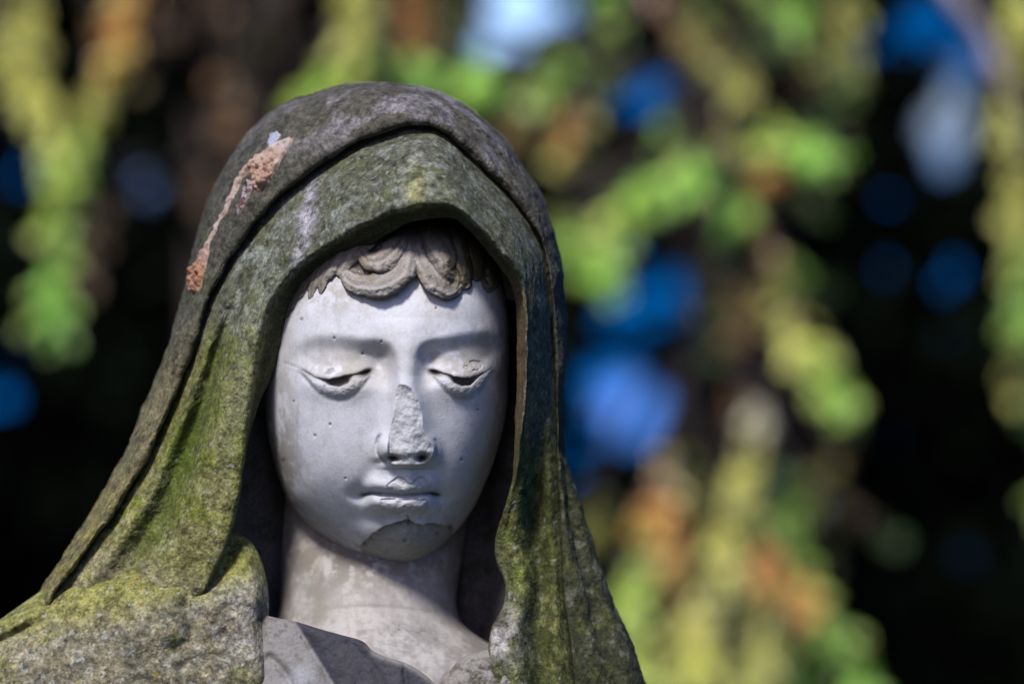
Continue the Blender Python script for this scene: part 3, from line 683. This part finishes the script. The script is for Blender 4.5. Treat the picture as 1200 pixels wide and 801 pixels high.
# ---------------- shoulder drape
def pillow(name, OUTL, cx, cy, A, dfun, n=2.4, nr=330, nt=900, back=True, colf=None, mat=M_cloth, dispf=None):
    th, R = polar_outline(OUTL, cx, cy, nt)
    rho = np.linspace(0, 1, nr) * math.radians(118 if back else 90)
    rr = np.sin(rho)[:, None]; px = cx + R[None] * rr * np.cos(th)[None]; py = cy + R[None] * rr * np.sin(th)[None]
    q = rr * np.ones_like(px); sg = np.where(rho <= math.pi / 2, -1, 1)[:, None]
    d = sg * A * np.sqrt(np.clip(1 - q ** n, 0, 1)) + dfun(px, py)
    fr = np.clip((1.5 - rho) / .3, 0, 1)[:, None]
    if dispf is not None: d = d - dispf(px, py, d) * fr
    c = colf(px, py, d)
    return grid_mesh(name, W(px, py, d), c, mat, statue, closed=True, extra=np.full(px.shape, .12))
SH = [(-170, 900), (-110, 800), (-50, 752), (0, 727), (28, 706), (52, 690), (85, 668), (120, 648), (180, 625), (240, 622), (276, 622), (296, 633), (308, 660), (315, 695), (313, 733), (317, 775), (320, 830), (315, 900), (200, 960), (0, 980), (-120, 960)]
def sh_disp(x, y, d):
    h = fbm(x, y, d, 80, 3, 111) * 15 + fbm(x, y, d, 26, 4, 112) * 4.5 + fbm(x, y, d, 6, 3, 113) * .8
    h += -8 * crease(x, y, [(210, 694), (216, 712), (223, 728), (222, 748), (208, 760), (186, 764)], 7, pad=50)
    h += 7 * G(x, y, 196, 742, 20, 14) + 8 * G(x, y, 244, 792, 34, 16) - 7 * crease(x, y, [(205, 790), (225, 775), (260, 770), (290, 780)], 5, pad=40)
    h += -8 * crease(x, y, [(-20, 770), (0, 752), (22, 740), (45, 728)], 4, pad=40) + 6 * crease(x, y, [(-10, 745), (20, 722), (60, 700)], 9, pad=40)
    h += -10 * crease(x, y, [(232, 694), (252, 678), (268, 655), (277, 632)], 8, False, pad=50)
    h += 10 * crease(x, y, [(284, 640), (300, 680), (298, 730), (302, 790)], 10, False, pad=50)
    h += -6 * crease(x, y, [(268, 700), (262, 740), (276, 770)], 7, pad=40)
    return h
pillow('shoulder_drape', SH, 130, 800, 62, lambda x, y: -50 - .10 * (y - 700) - .05 * (x - 100) + .75 * np.log1p(np.exp(np.clip((712 - .12 * (x - 60) - y) / 9, -30, 30))) * 9 * (1 - sstep(222, 262, x)), 2.6,
       colf=lambda x, y, d: drape_col(x, y, d, 'shoulder'), dispf=sh_disp)

# ---------------- robe below the neckline
NL = np.array([(296, 716, -70), (315, 723, -76), (345, 729, -82), (375, 738, -88), (400, 745, -91), (424, 752, -94), (436, 763, -98), (450, 770, -100), (473, 777, -104), (490, 786, -108), (505, 798, -112), (520, 815, -116), (545, 850, -118), (575, 900, -118)], float)
nu = 700; a_ = catmull(NL, arc_t(NL, nu))
keysR = []
for (dy, dz) in ((14, 22), (3, 12), (-1.5, 4), (0, -3), (4, -8), (20, -13), (50, -22), (100, -34), (160, -42)):
    k_ = a_.copy(); k_[:, 1] += dy; k_[:, 0] -= dy * .12; k_[:, 2] += dz; keysR.append(k_)
VR = loft(keysR, None, 300); px, py, dd = VR[..., 0], VR[..., 1], VR[..., 2]
vr = np.linspace(0, 8, 300)[:, None] * np.ones((1, nu))
hh = fbm(px, py, dd, 40, 3, 121) * 2.5 + fbm(px, py, dd, 9, 3, 122) * .8
hh += -7 * crease(px, py, [(316, 770), (332, 785), (345, 810)], 4, False, pad=40) + 6 * G(px, py, 352, 795, 16, 16) - 5 * crease(px, py, [(474, 776), (475, 790), (478, 815)], 2.5, False, pad=30)
hh += -4 * crease(px, py, [(352, 735), (372, 770), (396, 810)], 4, False, pad=40) + 4 * crease(px, py, [(372, 742), (400, 775), (430, 815)], 8, False, pad=40) - 4 * crease(px, py, [(410, 752), (440, 785), (455, 820)], 4, False, pad=40) + 2.2 * fbm(px, py, dd, 18, 4, 125)
hh += 3 * fbm(px, py + 0 * px, dd * 0, 12, 2, 124) * sstep(420, 440, px) * (1 - sstep(4, 5, vr))
dd = dd - hh * sstep(2, 3.5, vr)
c = np.ones(px.shape + (3,)) * np.array([.36, .345, .34])
n0 = fbm(px, py, dd, 14, 4, 123)
c = mixc(c, sstep(.0, .4, n0) * .6, (.22, .20, .16))
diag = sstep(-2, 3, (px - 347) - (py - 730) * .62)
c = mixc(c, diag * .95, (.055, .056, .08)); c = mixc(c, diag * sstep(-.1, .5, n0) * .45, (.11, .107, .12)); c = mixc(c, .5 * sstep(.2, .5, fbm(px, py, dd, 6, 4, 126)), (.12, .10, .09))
c = mixc(c, G(px, py, 352, 797, 12, 12), (.5, .5, .55))
edge = (1 - sstep(3.3, 4.4, vr)) * sstep(425, 436, px); c = mixc(c, edge * .85, (.38, .36, .35))
robe = grid_mesh('robe', W(px, py, dd), c, M_robe, statue, extra=np.full(px.shape, .1))
# rough stone lip between robe and right drape
pillow('collar_fold', [(530, 782), (545, 768), (560, 764), (574, 760), (590, 764), (604, 778), (612, 800), (608, 840), (570, 870), (520, 860), (508, 820), (515, 796)], 562, 812, 30,
       lambda x, y: -88 + 0 * x, 2.6, nr=120, nt=300, mat=M_hair,
       colf=lambda x, y, d: mixc(np.ones(x.shape + (3,)) * np.array([.40, .37, .345]), .8 * sstep(-.1, .3, fbm(x, y, d, 12, 4, 131)), (.17, .16, .11)),
       dispf=lambda x, y, d: 5 * fbm(x, y, d, 14, 4, 132) - 5 * crease(x, y, [(548, 775), (566, 785), (585, 783)], 3, pad=30))

# ---------------- lower body and pedestal (below the picture)
ph = np.linspace(0, 2 * np.pi, 360, endpoint=False)
prof = [(905, 330, 150), (880, 395, 175), (1000, 400, 190), (1300, 330, 190), (1700, 340, 220), (2300, 390, 260), (2560, 410, 280)]
prof = [(800, 150, 40), (835, 330, 110), (880, 400, 160), (1000, 400, 190), (1300, 330, 190), (1700, 340, 220), (2300, 390, 260), (2560, 410, 280)]
Pf = catmull(np.array(prof, float), np.linspace(0, len(prof) - 1, 260))
fold = 1 + .05 * np.cos(ph * 14 + .6 * np.sin(ph * 3))[None] * sstep(900, 1400, Pf[:, 0])[:, None]
px = 410 + Pf[:, 1][:, None] * fold * np.cos(ph)[None]; dd = 60 + Pf[:, 2][:, None] * fold * np.sin(ph)[None]; py = Pf[:, 0][:, None] + 0 * px
c = drape_col(px, py, dd, 'shoulder')
V = np.stack([(px - 600) * S, dd * S, ZC + (400.5 - py) * S], -1)
shf = W(410, 870, 60) - np.array([(410 - 600) * S, 60 * S, ZC + (400.5 - 870) * S]); V = V + shf
grid_mesh('lower_robe', V, c, M_cloth, statue, closed=True)
zt = ZC + (400.5 - 2550) * S + shf[2]
def box_mesh(name, boxes, mat, parent):
    vs = []; fs = []
    for (x0, x1, y0, y1, z0, z1, b) in boxes:
        o = len(vs)
        for z, i in ((z0, 0), (z1 - b, 0), (z1, b)):
            vs += [(x0 + i, y0 + i, z), (x1 - i, y0 + i, z), (x1 - i, y1 - i, z), (x0 + i, y1 - i, z)]
        for r in (0, 4):
            for k in range(4): fs.append((o + r + k, o + r + (k + 1) % 4, o + r + 4 + (k + 1) % 4, o + r + 4 + k))
        fs.append((o + 8, o + 9, o + 10, o + 11)); fs.append((o + 3, o + 2, o + 1, o))
    cols = np.ones((len(vs), 3)) * np.array([.25, .24, .2])
    return raw_mesh(name, np.array(vs, float), np.array(fs), cols, mat, parent, smooth=False)
xc = (410 - 600) * S; yc = shf[1]
box_mesh('pedestal', [(xc - .34, xc + .34, yc - .26, yc + .34, 0.0, .18, .02), (xc - .30, xc + .30, yc - .22, yc + .30, .181, zt - .08, .005), (xc - .34, xc + .34, yc - .26, yc + .34, zt - .079, zt, .02)], M_plinth, statue)

# ================================================================== GROUND
gr = raw_mesh('ground', np.array([(-400, -400, 0), (400, -400, 0), (400, 400, 0), (-400, 400, 0)], float), np.array([[0, 1, 2, 3]]), None, M_ground)
tag(gr, kind='structure')

# ================================================================== BACKGROUND CONIFERS
def B(px, py, Y):
    """a spot in the frame's direction at world depth Y (metres behind the statue)"""
    k = 1 + Y / DIST
    return tilt(np.array([(px - 600) * S * k, Y, ZC + (400.5 - py) * S * k]))

def tube(P, R, nseg=8):
    P = np.asarray(P, float); n = len(P); T = np.gradient(P, axis=0); T /= np.linalg.norm(T, axis=1, keepdims=True) + 1e-9
    up = np.array([0.31, .93, .17]); A = np.cross(T, up); A /= np.linalg.norm(A, axis=1, keepdims=True) + 1e-9; Bn = np.cross(T, A)
    a = np.linspace(0, 2 * np.pi, nseg, endpoint=False)
    V = P[:, None] + np.asarray(R)[:, None, None] * (A[:, None] * np.cos(a)[None, :, None] + Bn[:, None] * np.sin(a)[None, :, None])
    return V
def tubes_mesh(name, lst, mat, parent, nseg=8):
    vs = []; fs = []; o = 0
    for P, R in lst:
        V = tube(P, R, nseg); n = len(P)
        idx = np.arange(n * nseg).reshape(n, nseg) + o; a = idx[:-1]; b = idx[1:]
        fs.append(np.stack([a, np.roll(a, -1, 1), np.roll(b, -1, 1), b], -1).reshape(-1, 4)); vs.append(V.reshape(-1, 3)); o += n * nseg
    return raw_mesh(name, np.concatenate(vs), np.concatenate(fs), None, mat, parent)

SUNV = np.array([-math.sin(math.radians(14)) * math.cos(math.radians(42)), -math.cos(math.radians(21)) * math.cos(math.radians(42)), math.sin(math.radians(42))])
def leaves_mesh(name, C, Dv, L_, Wd, cols, mat, parent, face=0.0):
    """kite-shaped needles/leaf tufts: C base, Dv direction"""
    n = len(C); Dv = Dv / (np.linalg.norm(Dv, axis=1, keepdims=True) + 1e-9)
    r = rng.normal(size=(n, 3)) * (1 - face) + SUNV * face * 2; Sd = np.cross(Dv, r); Sd /= np.linalg.norm(Sd, axis=1, keepdims=True) + 1e-9
    L_ = np.broadcast_to(L_, (n,))[:, None]; Wd = np.broadcast_to(Wd, (n,))[:, None]
    v = np.stack([C, C + Dv * L_ * .45 + Sd * Wd * .5, C + Dv * L_, C + Dv * L_ * .45 - Sd * Wd * .5], 1).reshape(-1, 3)
    f = np.arange(n * 4).reshape(n, 4)
    cc = np.repeat(cols, 4, 0)
    return raw_mesh(name, v, f, cc, mat, parent, smooth=False)

YEL = (.90, .84, .22); YG = (.60, .95, .17); GRN = (.48, .95, .16); ORG = (.97, .46, .14); OLV = (.38, .38, .10); BRN = (.34, .19, .08); DGR = (.08, .18, .04); PAL = (.8, .75, .55)
def branch(parent, pts, widths, cols, Y, dens=1.0, label=None, wob=.25, jitY=.25):
    """drooping twig hung with needle sprays"""
    P2 = np.array([B(x, y, Y) for x, y in pts]); k = (1 + Y / DIST) * S
    n = max(24, len(pts) * 10); t = np.linspace(0, len(pts) - 1, n); C = catmull(P2, t)
    C[:, 1] += np.cumsum(rng.normal(size=n)) * .008
    wid = np.interp(t, np.linspace(0, len(pts) - 1, len(widths)), widths) * k * 1.15
    cl = np.stack([np.interp(t, np.linspace(0, len(pts) - 1, len(cols)), [c_[i] for c_ in cols]) for i in range(3)], 1)
    stem = tubes_mesh('branch', [(C, np.linspace(.010, .003, n))], M_bark, parent, 6)
    if label: stem['label'] = label
    Lc = np.linalg.norm(np.diff(C, axis=0), axis=1).sum()
    ntw = int(Lc / .0065 * dens)
    ti = rng.uniform(0, n - 1, ntw * 2); phs = rng.uniform(0, 7, 3)
    dn_ = .48 + .42 * np.sin(ti * .9 + phs[0]) + .35 * np.sin(ti * .41 + phs[1]); ti = ti[rng.uniform(size=len(ti)) < dn_.clip(.04, 1)]; ntw = len(ti); i = ti.astype(int).clip(0, n - 2); fr = (ti - i)[:, None]
    base = C[i] * (1 - fr) + C[i + 1] * fr; ax = C[i + 1] - C[i]; ax /= np.linalg.norm(ax, axis=1, keepdims=True) + 1e-9
    r = rng.normal(size=(ntw, 3)); r[:, 1] *= .7; r -= ax * (r * ax).sum(1, keepdims=True) * .7; r /= np.linalg.norm(r, axis=1, keepdims=True)
    tdir = r * .8 + ax * .6 + np.array([0, 0, -.35]); tdir /= np.linalg.norm(tdir, axis=1, keepdims=True)
    tl = wid[i] * rng.uniform(.3, 1.0, ntw) ** 1.4 * 1.25 * (1 + .3 * np.sin(ti * .8 + phs[2]))
    nn = 22
    s2 = rng.uniform(.05, 1, (ntw, nn)); Cn = base[:, None] + tdir[:, None] * (tl[:, None] * s2)[..., None]
    nd = rng.normal(size=(ntw, nn, 3)) * .55 + tdir[:, None] * .9
    cc = cl[i][:, None] * rng.uniform(.75, 1.3, (ntw, nn, 1)) * rng.uniform(.6, 1.5, (ntw, 1, 1)) * (.75 + .5 * s2[..., None])
    leaves_mesh('needles', Cn.reshape(-1, 3), nd.reshape(-1, 3), rng.uniform(.014, .026, ntw * nn), .008, np.clip(cc.reshape(-1, 3), 0, .92), M_needle, stem, .6)
    return stem, C

def conifer(name, label, trunk_px, Y, group=None, rad=.09, top=6.5):
    b = B(trunk_px, 400, Y); t = empty(name, (b[0], b[1], 0)); tag(t, label, 'tree', group)
    return t, b
def trunk(t, b, rad=.09, top=6.5):
    z = np.linspace(-.02, top, 24); P = np.stack([.05 * np.sin(z * .9) + 0 * z, .04 * np.cos(z * .7), z], 1)
    o = tubes_mesh('trunk', [(P, np.linspace(rad, rad * .2, 24))], M_bark, t, 14); return o
def attach(o, t):
    """keep world coordinates of meshes authored in world space under an Empty"""
    o.matrix_parent_inverse = t.matrix_world.inverted() if False else __import__('mathutils').Matrix.Translation(-t.location)

def lit_tree(name, label, trunk_px, Y, specs, group):
    t, b = conifer(name, label, trunk_px, 6.6, group)
    trunk(t, b)
    for sp in specs:
        pts, wid, cols = sp[0], sp[1], sp[2]; yy = Y + (sp[3] if len(sp) > 3 else rng.uniform(-.3, .3)); dn = sp[4] if len(sp) > 4 else 1.0
        st_, C = branch(t, pts, wid, cols, yy, dn, sp[5] if len(sp) > 5 else None)
        attach(st_, t)
        # limb joining the twig to the trunk
        s0 = C[0]; tr = np.array([b[0], b[1], min(6.0, s0[2] + .35 + abs(s0[0] - b[0]) * .35)])
        mid = (s0 + tr) / 2 + np.array([0, .1, .12])
        Lm = catmull(np.array([tr, mid, s0]), np.linspace(0, 2, 14))
        lm = tubes_mesh('limb', [(Lm, np.linspace(.028, .010, 14))], M_bark, t, 7); attach(lm, t)
    return t
GRP = None
lit_tree('conifer_tree', 'sunlit conifer at far left with forked drooping yellow-green twigs', 235, 3.6, [
    ([(38, -60), (38, 20), (48, 90), (66, 160), (84, 230)], (26, 24, 22, 20), (OLV, YEL, YEL, YG), 0, 1.1),
    ([(158, -60), (148, 20), (132, 80), (108, 140), (88, 190)], (22, 22, 22, 22), (ORG, ORG, YEL, GRN), .1, 1.1),
    ([(92, 190), (82, 250), (72, 310), (68, 370)], (20, 26, 32, 30), (YG, YG, GRN, GRN), 0, 1.5),
    ([(200, -40), (180, 60), (170, 130)], (30, 22, 16), (BRN, BRN, OLV), .6, .16),
    ([(255, -20), (262, 120), (240, 230)], (20, 30, 20), (BRN, BRN, BRN), .7, .14),
    ([(-10, -40), (0, 40), (4, 110)], (20, 18, 16), (OLV, YEL, OLV), .3, .6),
], GRP)
lit_tree('conifer_tree', 'conifer directly behind the hood crown with a yellow twig and orange tip', 330, 4.2, [
    ([(425, -70), (418, 0), (408, 60), (385, 100), (360, 120)], (36, 34, 30, 26), (YEL, YEL, YG, YG), -.2, 1.3),
    ([(415, 60), (460, 80), (520, 92), (590, 110)], (24, 26, 26, 22), (YG, GRN, GRN, GRN), 0, .9),
    ([(480, -40), (484, 0), (488, 36)], (14, 16, 16), (BRN, ORG, ORG), 0, 1.4),
    ([(520, -30), (540, 40), (560, 80)], (18, 20, 16), (OLV, DGR, GRN), .2, .6),
    ([(660, 60), (650, 90), (620, 130), (600, 160)], (24, 24, 24, 20), (GRN, YG, OLV, BRN), .2, .7),
    ([(690, 120), (668, 150), (655, 180)], (14, 18, 16), (BRN, ORG, YEL), .1, .7),
], GRP)
lit_tree('conifer_tree', 'broad conifer right of the hood with arching green, olive and orange sprays', 850, 3.9, [
    ([(740, -40), (790, 10), (830, 60), (865, 110), (850, 170)], (26, 26, 28, 26, 22), (BRN, BRN, OLV, YEL, OLV), 0, .8),
    ([(690, -30), (720, 30), (700, 90), (690, 130)], (20, 24, 24, 20), (GRN, OLV, DGR, OLV), .2, .6),
    ([(860, -40), (920, 10), (970, 50), (985, 110)], (24, 26, 24, 18), (OLV, GRN, OLV, DGR), .2, .7),
    ([(960, -40), (1000, 20), (1000, 90)], (16, 22, 18), (OLV, YEL, DGR), .3, .5),
    ([(860, 150), (895, 165), (930, 178), (965, 195)], (20, 28, 32, 20), (OLV, YG, GRN, GRN), 0, 1.3),
    ([(930, 190), (905, 205), (890, 225)], (18, 18, 14), (BRN, ORG, BRN), .2, .5),
    ([(850, 215), (800, 205), (755, 225), (725, 265), (712, 300)], (22, 30, 30, 28, 20), (GRN, GRN, YG, YG, GRN), -.1, 1.3),
    ([(850, 215), (868, 245), (850, 280)], (20, 24, 18), (GRN, GRN, DGR), 0, .8),
    ([(650, 250), (668, 290), (690, 320), (715, 330)], (20, 26, 30, 20), (OLV, GRN, GRN, GRN), 0, 1.3),
    ([(880, 270), (905, 320), (930, 380), (960, 430), (990, 490)], (26, 30, 32, 30, 30), (BRN, OLV, YEL, YG, GRN), 0, .9),
    ([(900, 290), (880, 350), (868, 420), (870, 470)], (22, 26, 22, 20), (BRN, BRN, BRN, BRN), .3, .5),
    ([(840, 330), (860, 370), (850, 410)], (18, 22, 16), (OLV, DGR, DGR), .5, .4),
    ([(888, 470), (878, 530), (862, 590), (838, 660), (820, 740), (805, 830)], (20, 22, 30, 40, 46, 46), (PAL, YEL, YEL, YEL, YEL, YG), -.2, 1.3),
    ([(772, 520), (778, 580), (790, 640), (800, 700)], (14, 26, 28, 24), (PAL, ORG, ORG, YEL), -.1, 1.0),
    ([(755, 590), (748, 660), (738, 740), (740, 820)], (20, 30, 34, 34), (ORG, YG, YG, YG), 0, .9),
    ([(925, 545), (930, 590), (915, 640)], (22, 30, 22), (DGR, GRN, GRN), .2, .8),
    ([(890, 600), (925, 660), (965, 720), (1005, 785), (1020, 830)], (24, 30, 32, 34, 30), (YG, YG, GRN, GRN, GRN), 0, 1.1),
    ([(895, 600), (895, 680), (885, 760), (880, 830)], (26, 38, 44, 44), (YG, YEL, YEL, YG), -.1, 1.1),
    ([(905, 640), (898, 668), (900, 690)], (12, 16, 14), (ORG, ORG, ORG), -.3, 1.2),
    ([(935, 680), (942, 702), (945, 716)], (12, 16, 14), (ORG, ORG, ORG), -.3, 1.2),
    ([(950, 730), (940, 790), (945, 830)], (24, 28, 26), (OLV, GRN, YG), .1, .7),
], GRP)
lit_tree('conifer_tree', 'conifer at the right edge with a long olive-yellow hanging branch', 1330, 3.8, [
    ([(1198, -60), (1196, 20), (1186, 100), (1190, 200), (1200, 300)], (26, 28, 28, 26, 22), (YG, YEL, YEL, YEL, YEL), 0, 1.0),
    ([(1215, 260), (1200, 330), (1196, 390)], (22, 26, 22), (YG, GRN, GRN), 0, 1.0),
    ([(1210, 380), (1190, 420), (1188, 470)], (22, 24, 20), (OLV, OLV, YEL), .2, .5),
    ([(1250, 0), (1260, 200), (1245, 420), (1240, 600)], (40, 44, 40, 34), (OLV, YG, GRN, OLV), .2, .8),
], GRP)
bt = tubes_mesh('bare_branch', [(catmull(np.array([B(1040, -160, 3.4), B(1100, -30, 3.4), B(1150, 40, 3.45), B(1180, 110, 3.5), B(1230, 190, 3.7)]), np.linspace(0, 4, 30)), np.linspace(.02, .012, 30))], M_barkpale, None, 10)
tag(bt, 'pale bare branch slanting across the top right corner', 'branch')

def filler(label, tx, n, x0, x1, y0, y1, pal, Y):
    sp = []
    for _ in range(n):
        x = rng.uniform(x0, x1); y = rng.uniform(y0, y1); L1 = rng.uniform(50, 130); a = rng.uniform(-.9, .9)
        p = [(x + math.sin(a) * L1 * f_ + rng.normal() * 5, y + math.cos(a) * L1 * f_) for f_ in (0, .33, .66, 1)]
        c0, c1 = pal[rng.integers(len(pal))], pal[rng.integers(len(pal))]
        sp.append((p, tuple(rng.uniform(8, 20, 4)), (c0, c0, c1, c1), rng.uniform(-.3, .7), rng.uniform(.25, .6)))
    return lit_tree('conifer_tree', label, tx, Y, sp, GRP)
MOL = (.16, .17, .05); MBR = (.20, .13, .07); MGR = (.10, .20, .05); MYE = (.5, .45, .16)  # dimmer needle tones, shade painted into the colour
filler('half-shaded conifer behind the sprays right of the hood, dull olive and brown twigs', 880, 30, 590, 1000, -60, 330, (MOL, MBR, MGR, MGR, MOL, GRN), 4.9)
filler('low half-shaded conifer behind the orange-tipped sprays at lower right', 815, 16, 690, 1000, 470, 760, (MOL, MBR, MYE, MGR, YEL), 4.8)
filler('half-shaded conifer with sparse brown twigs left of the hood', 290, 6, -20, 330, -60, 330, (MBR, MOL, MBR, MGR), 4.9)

# dark trees behind, with openings to the sky
HOLES = [(605, 20, 50, 0), (570, 60, 22, 0), (655, 10, 18, 0), (762, 105, 40, .10), (745, 120, 26, .1), (738, 478, 58, .02), (700, 440, 30, .3), (828, 535, 30, .1), (838, 580, 24, .1), (790, 350, 44, .22),
         (735, 365, 34, .25), (745, 310, 16, .3), (820, 310, 20, .3), (1085, 25, 36, .15), (1110, 150, 44, .1), (1125, 90, 30, .25), (178, 215, 34, .2), (2, 468, 22, .3), (22, 205, 24, .3),
         (350, 100, 24, .05), (295, 128, 12, .3), (1110, 190, 26, .25), (1050, 230, 24, .6), (1140, 60, 26, .2), (700, 220, 12, .3), (1020, 260, 22, .6), (1110, 320, 26, .75), (955, 480, 8, .3), (1135, 500, 4, 0),
         (1070, 735, 5, 0), (1050, 285, 6, 0), (1105, 330, 6, 0), (1000, 240, 5, 0), (1020, 60, 13, 0), (985, 410, 8, 0), (1060, 590, 7, 0), (720, 60, 10, 0), (900, 90, 9, 0), (690, 520, 14, 0), (260, 20, 9, 0), (230, 170, 10, 0), (60, 330, 10, 0), (100, 110, 9, 0), (655, 60, 12, 0), (90, 450, 8, .3), (640, 470, 20, .3), (300, 60, 8, 0), (680, 560, 18, .3), (985, 600, 5, 0), (1040, 330, 20, .7), (1040, 60, 30, .75), (130, 330, 12, .7)]
def carve(C, f=1.0):
    yy = C[:, 1] + DIST; zz = C[:, 2] - ZC; k = (yy * CP + zz * SP) / DIST; x = C[:, 0] / (S * k) + 600; y = 400.5 - (zz * CP - yy * SP) / (S * k)
    keep = np.ones(len(C), bool)
    for hx, hy, r, q in HOLES:
        dd_ = np.hypot(x - hx, y - hy) / (r * f) + .15 * rng.normal(size=len(C))
        keep &= (dd_ > 1.0) | (rng.uniform(size=len(C)) < q * .45)
    return keep
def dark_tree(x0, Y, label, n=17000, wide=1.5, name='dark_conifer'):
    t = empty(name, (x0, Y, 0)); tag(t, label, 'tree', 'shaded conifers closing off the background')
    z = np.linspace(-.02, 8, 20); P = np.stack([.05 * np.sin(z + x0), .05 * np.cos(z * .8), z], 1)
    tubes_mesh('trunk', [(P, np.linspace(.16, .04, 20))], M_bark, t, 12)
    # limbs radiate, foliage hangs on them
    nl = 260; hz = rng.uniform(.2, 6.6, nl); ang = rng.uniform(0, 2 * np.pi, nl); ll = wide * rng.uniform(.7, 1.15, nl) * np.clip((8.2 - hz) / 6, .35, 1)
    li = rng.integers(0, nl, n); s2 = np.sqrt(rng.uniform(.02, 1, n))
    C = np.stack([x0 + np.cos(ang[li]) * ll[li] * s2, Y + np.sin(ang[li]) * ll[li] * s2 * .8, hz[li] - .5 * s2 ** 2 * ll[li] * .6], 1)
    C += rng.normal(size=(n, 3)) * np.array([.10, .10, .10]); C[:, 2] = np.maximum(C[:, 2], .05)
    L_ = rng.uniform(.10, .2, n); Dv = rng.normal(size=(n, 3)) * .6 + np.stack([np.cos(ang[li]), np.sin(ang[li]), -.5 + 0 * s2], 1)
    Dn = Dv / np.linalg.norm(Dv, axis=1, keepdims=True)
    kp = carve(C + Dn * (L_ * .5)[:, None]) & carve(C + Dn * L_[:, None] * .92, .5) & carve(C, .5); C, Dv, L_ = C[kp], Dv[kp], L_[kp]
    cc = np.array([.004, .006, .004]) * rng.uniform(.3, 1.7, (len(C), 1))  # shade of the wood put into a near-black leaf colour
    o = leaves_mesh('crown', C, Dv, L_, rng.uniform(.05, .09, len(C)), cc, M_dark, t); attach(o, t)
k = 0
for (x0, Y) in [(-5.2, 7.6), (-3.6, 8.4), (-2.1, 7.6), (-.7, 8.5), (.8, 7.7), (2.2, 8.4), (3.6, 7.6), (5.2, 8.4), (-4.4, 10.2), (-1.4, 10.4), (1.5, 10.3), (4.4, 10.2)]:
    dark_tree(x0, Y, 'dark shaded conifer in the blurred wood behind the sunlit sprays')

# ================================================================== WORLD, SUN, CAMERA
el, az = math.radians(41), math.radians(17)     # sun: to the camera's left, above
sdir = np.array([-math.sin(az) * math.cos(el), -math.cos(az) * math.cos(el), math.sin(el)])
w = bpy.data.worlds.new('World'); sc.world = w; w.use_nodes = True; N = w.node_tree.nodes; L = w.node_tree.links
bg = N['Background']; sky = N.new('ShaderNodeTexSky'); sky.sky_type = 'NISHITA'; sky.sun_disc = False
sky.sun_elevation = el; sky.sun_rotation = math.pi + az if False else math.atan2(sdir[0], sdir[1])
tc = N.new('ShaderNodeTexCoord'); ad = N.new('ShaderNodeVectorMath'); ad.operation = 'ADD'; ad.inputs[1].default_value = (0, 0, .45)
nz_ = N.new('ShaderNodeVectorMath'); nz_.operation = 'NORMALIZE'
L.new(tc.outputs['Generated'], ad.inputs[0]); L.new(ad.outputs[0], nz_.inputs[0]); L.new(nz_.outputs[0], sky.inputs['Vector'])
hs = N.new('ShaderNodeHueSaturation'); hs.inputs['Saturation'].default_value = 1.62; hs.inputs['Value'].default_value = 1.0
L.new(sky.outputs[0], hs.inputs['Color']); bg.inputs[1].default_value = .135
tn = N.new('ShaderNodeVectorMath'); tn.operation = 'MULTIPLY'; tn.inputs[1].default_value = (.98, .93, 1.16); L.new(hs.outputs[0], tn.inputs[0])
cur = tn.outputs[0]
# sky patches added to brighten the openings, one blue, the rest pale
for (cx_, cy_, rad_, col_, amt_) in ((738, 478, .013, (1.8, 3.6, 11, 1), .9), (606, 18, .023, (5.5, 8.5, 13.5, 1), .95), (1112, 140, .018, (3.2, 3.8, 4.4, 1), .8), (178, 215, .014, (1.6, 1.9, 2.6, 1), .8)):
    v_ = B(cx_, cy_, 8) - np.array([0, -DIST, ZC]); v_ /= np.linalg.norm(v_)
    nzt = N.new('ShaderNodeTexNoise'); nzt.inputs['Scale'].default_value = 60; L.new(tc.outputs['Generated'], nzt.inputs['Vector'])
    ds = N.new('ShaderNodeVectorMath'); ds.operation = 'DISTANCE'; L.new(tc.outputs['Generated'], ds.inputs[0]); ds.inputs[1].default_value = tuple(v_)
    ma = N.new('ShaderNodeMath'); ma.operation = 'MULTIPLY_ADD'; L.new(nzt.outputs['Fac'], ma.inputs[0]); ma.inputs[1].default_value = .012; L.new(ds.outputs['Value'], ma.inputs[2])
    mp = N.new('ShaderNodeMapRange'); mp.inputs[1].default_value = rad_ * .6; mp.inputs[2].default_value = rad_ * 1.5; mp.inputs[3].default_value = amt_; mp.inputs[4].default_value = 0; L.new(ma.outputs[0], mp.inputs[0])
    mx = N.new('ShaderNodeMix'); mx.data_type = 'RGBA'; L.new(mp.outputs[0], mx.inputs[0]); L.new(cur, mx.inputs[6]); mx.inputs[7].default_value = col_; cur = mx.outputs[2]
L.new(cur, bg.inputs[0])
sl = bpy.data.lights.new('sun', 'SUN'); sl.energy = 5.6; sl.angle = math.radians(9); sl.color = (1, .96, .90)
so = bpy.data.objects.new('sun', sl); COL.objects.link(so)
from mathutils import Vector
so.rotation_euler = Vector(tuple(sdir)).to_track_quat('Z', 'Y').to_euler(); so.location = (-3, -5, 6)
cam = bpy.data.cameras.new('camera'); co = bpy.data.objects.new('camera', cam); COL.objects.link(co); sc.camera = co
co.location = (0, -DIST, ZC); co.rotation_euler = (math.pi / 2 + PITCH, 0, 0)
cam.lens = 36 * DIST / (1200 * S); cam.sensor_width = 36; cam.clip_end = 1000; cam.clip_start = .05
cam.dof.use_dof = True; cam.dof.focus_distance = DIST - 110 * S; cam.dof.aperture_fstop = 2.25; cam.dof.aperture_blades = 0
sc.view_settings.view_transform = 'Standard'; sc.view_settings.look = 'None'; sc.view_settings.exposure = 0
try:
    sc.cycles.use_denoising = True
    sc.cycles.max_bounces = 6; sc.cycles.transparent_max_bounces = 4
except Exception: pass
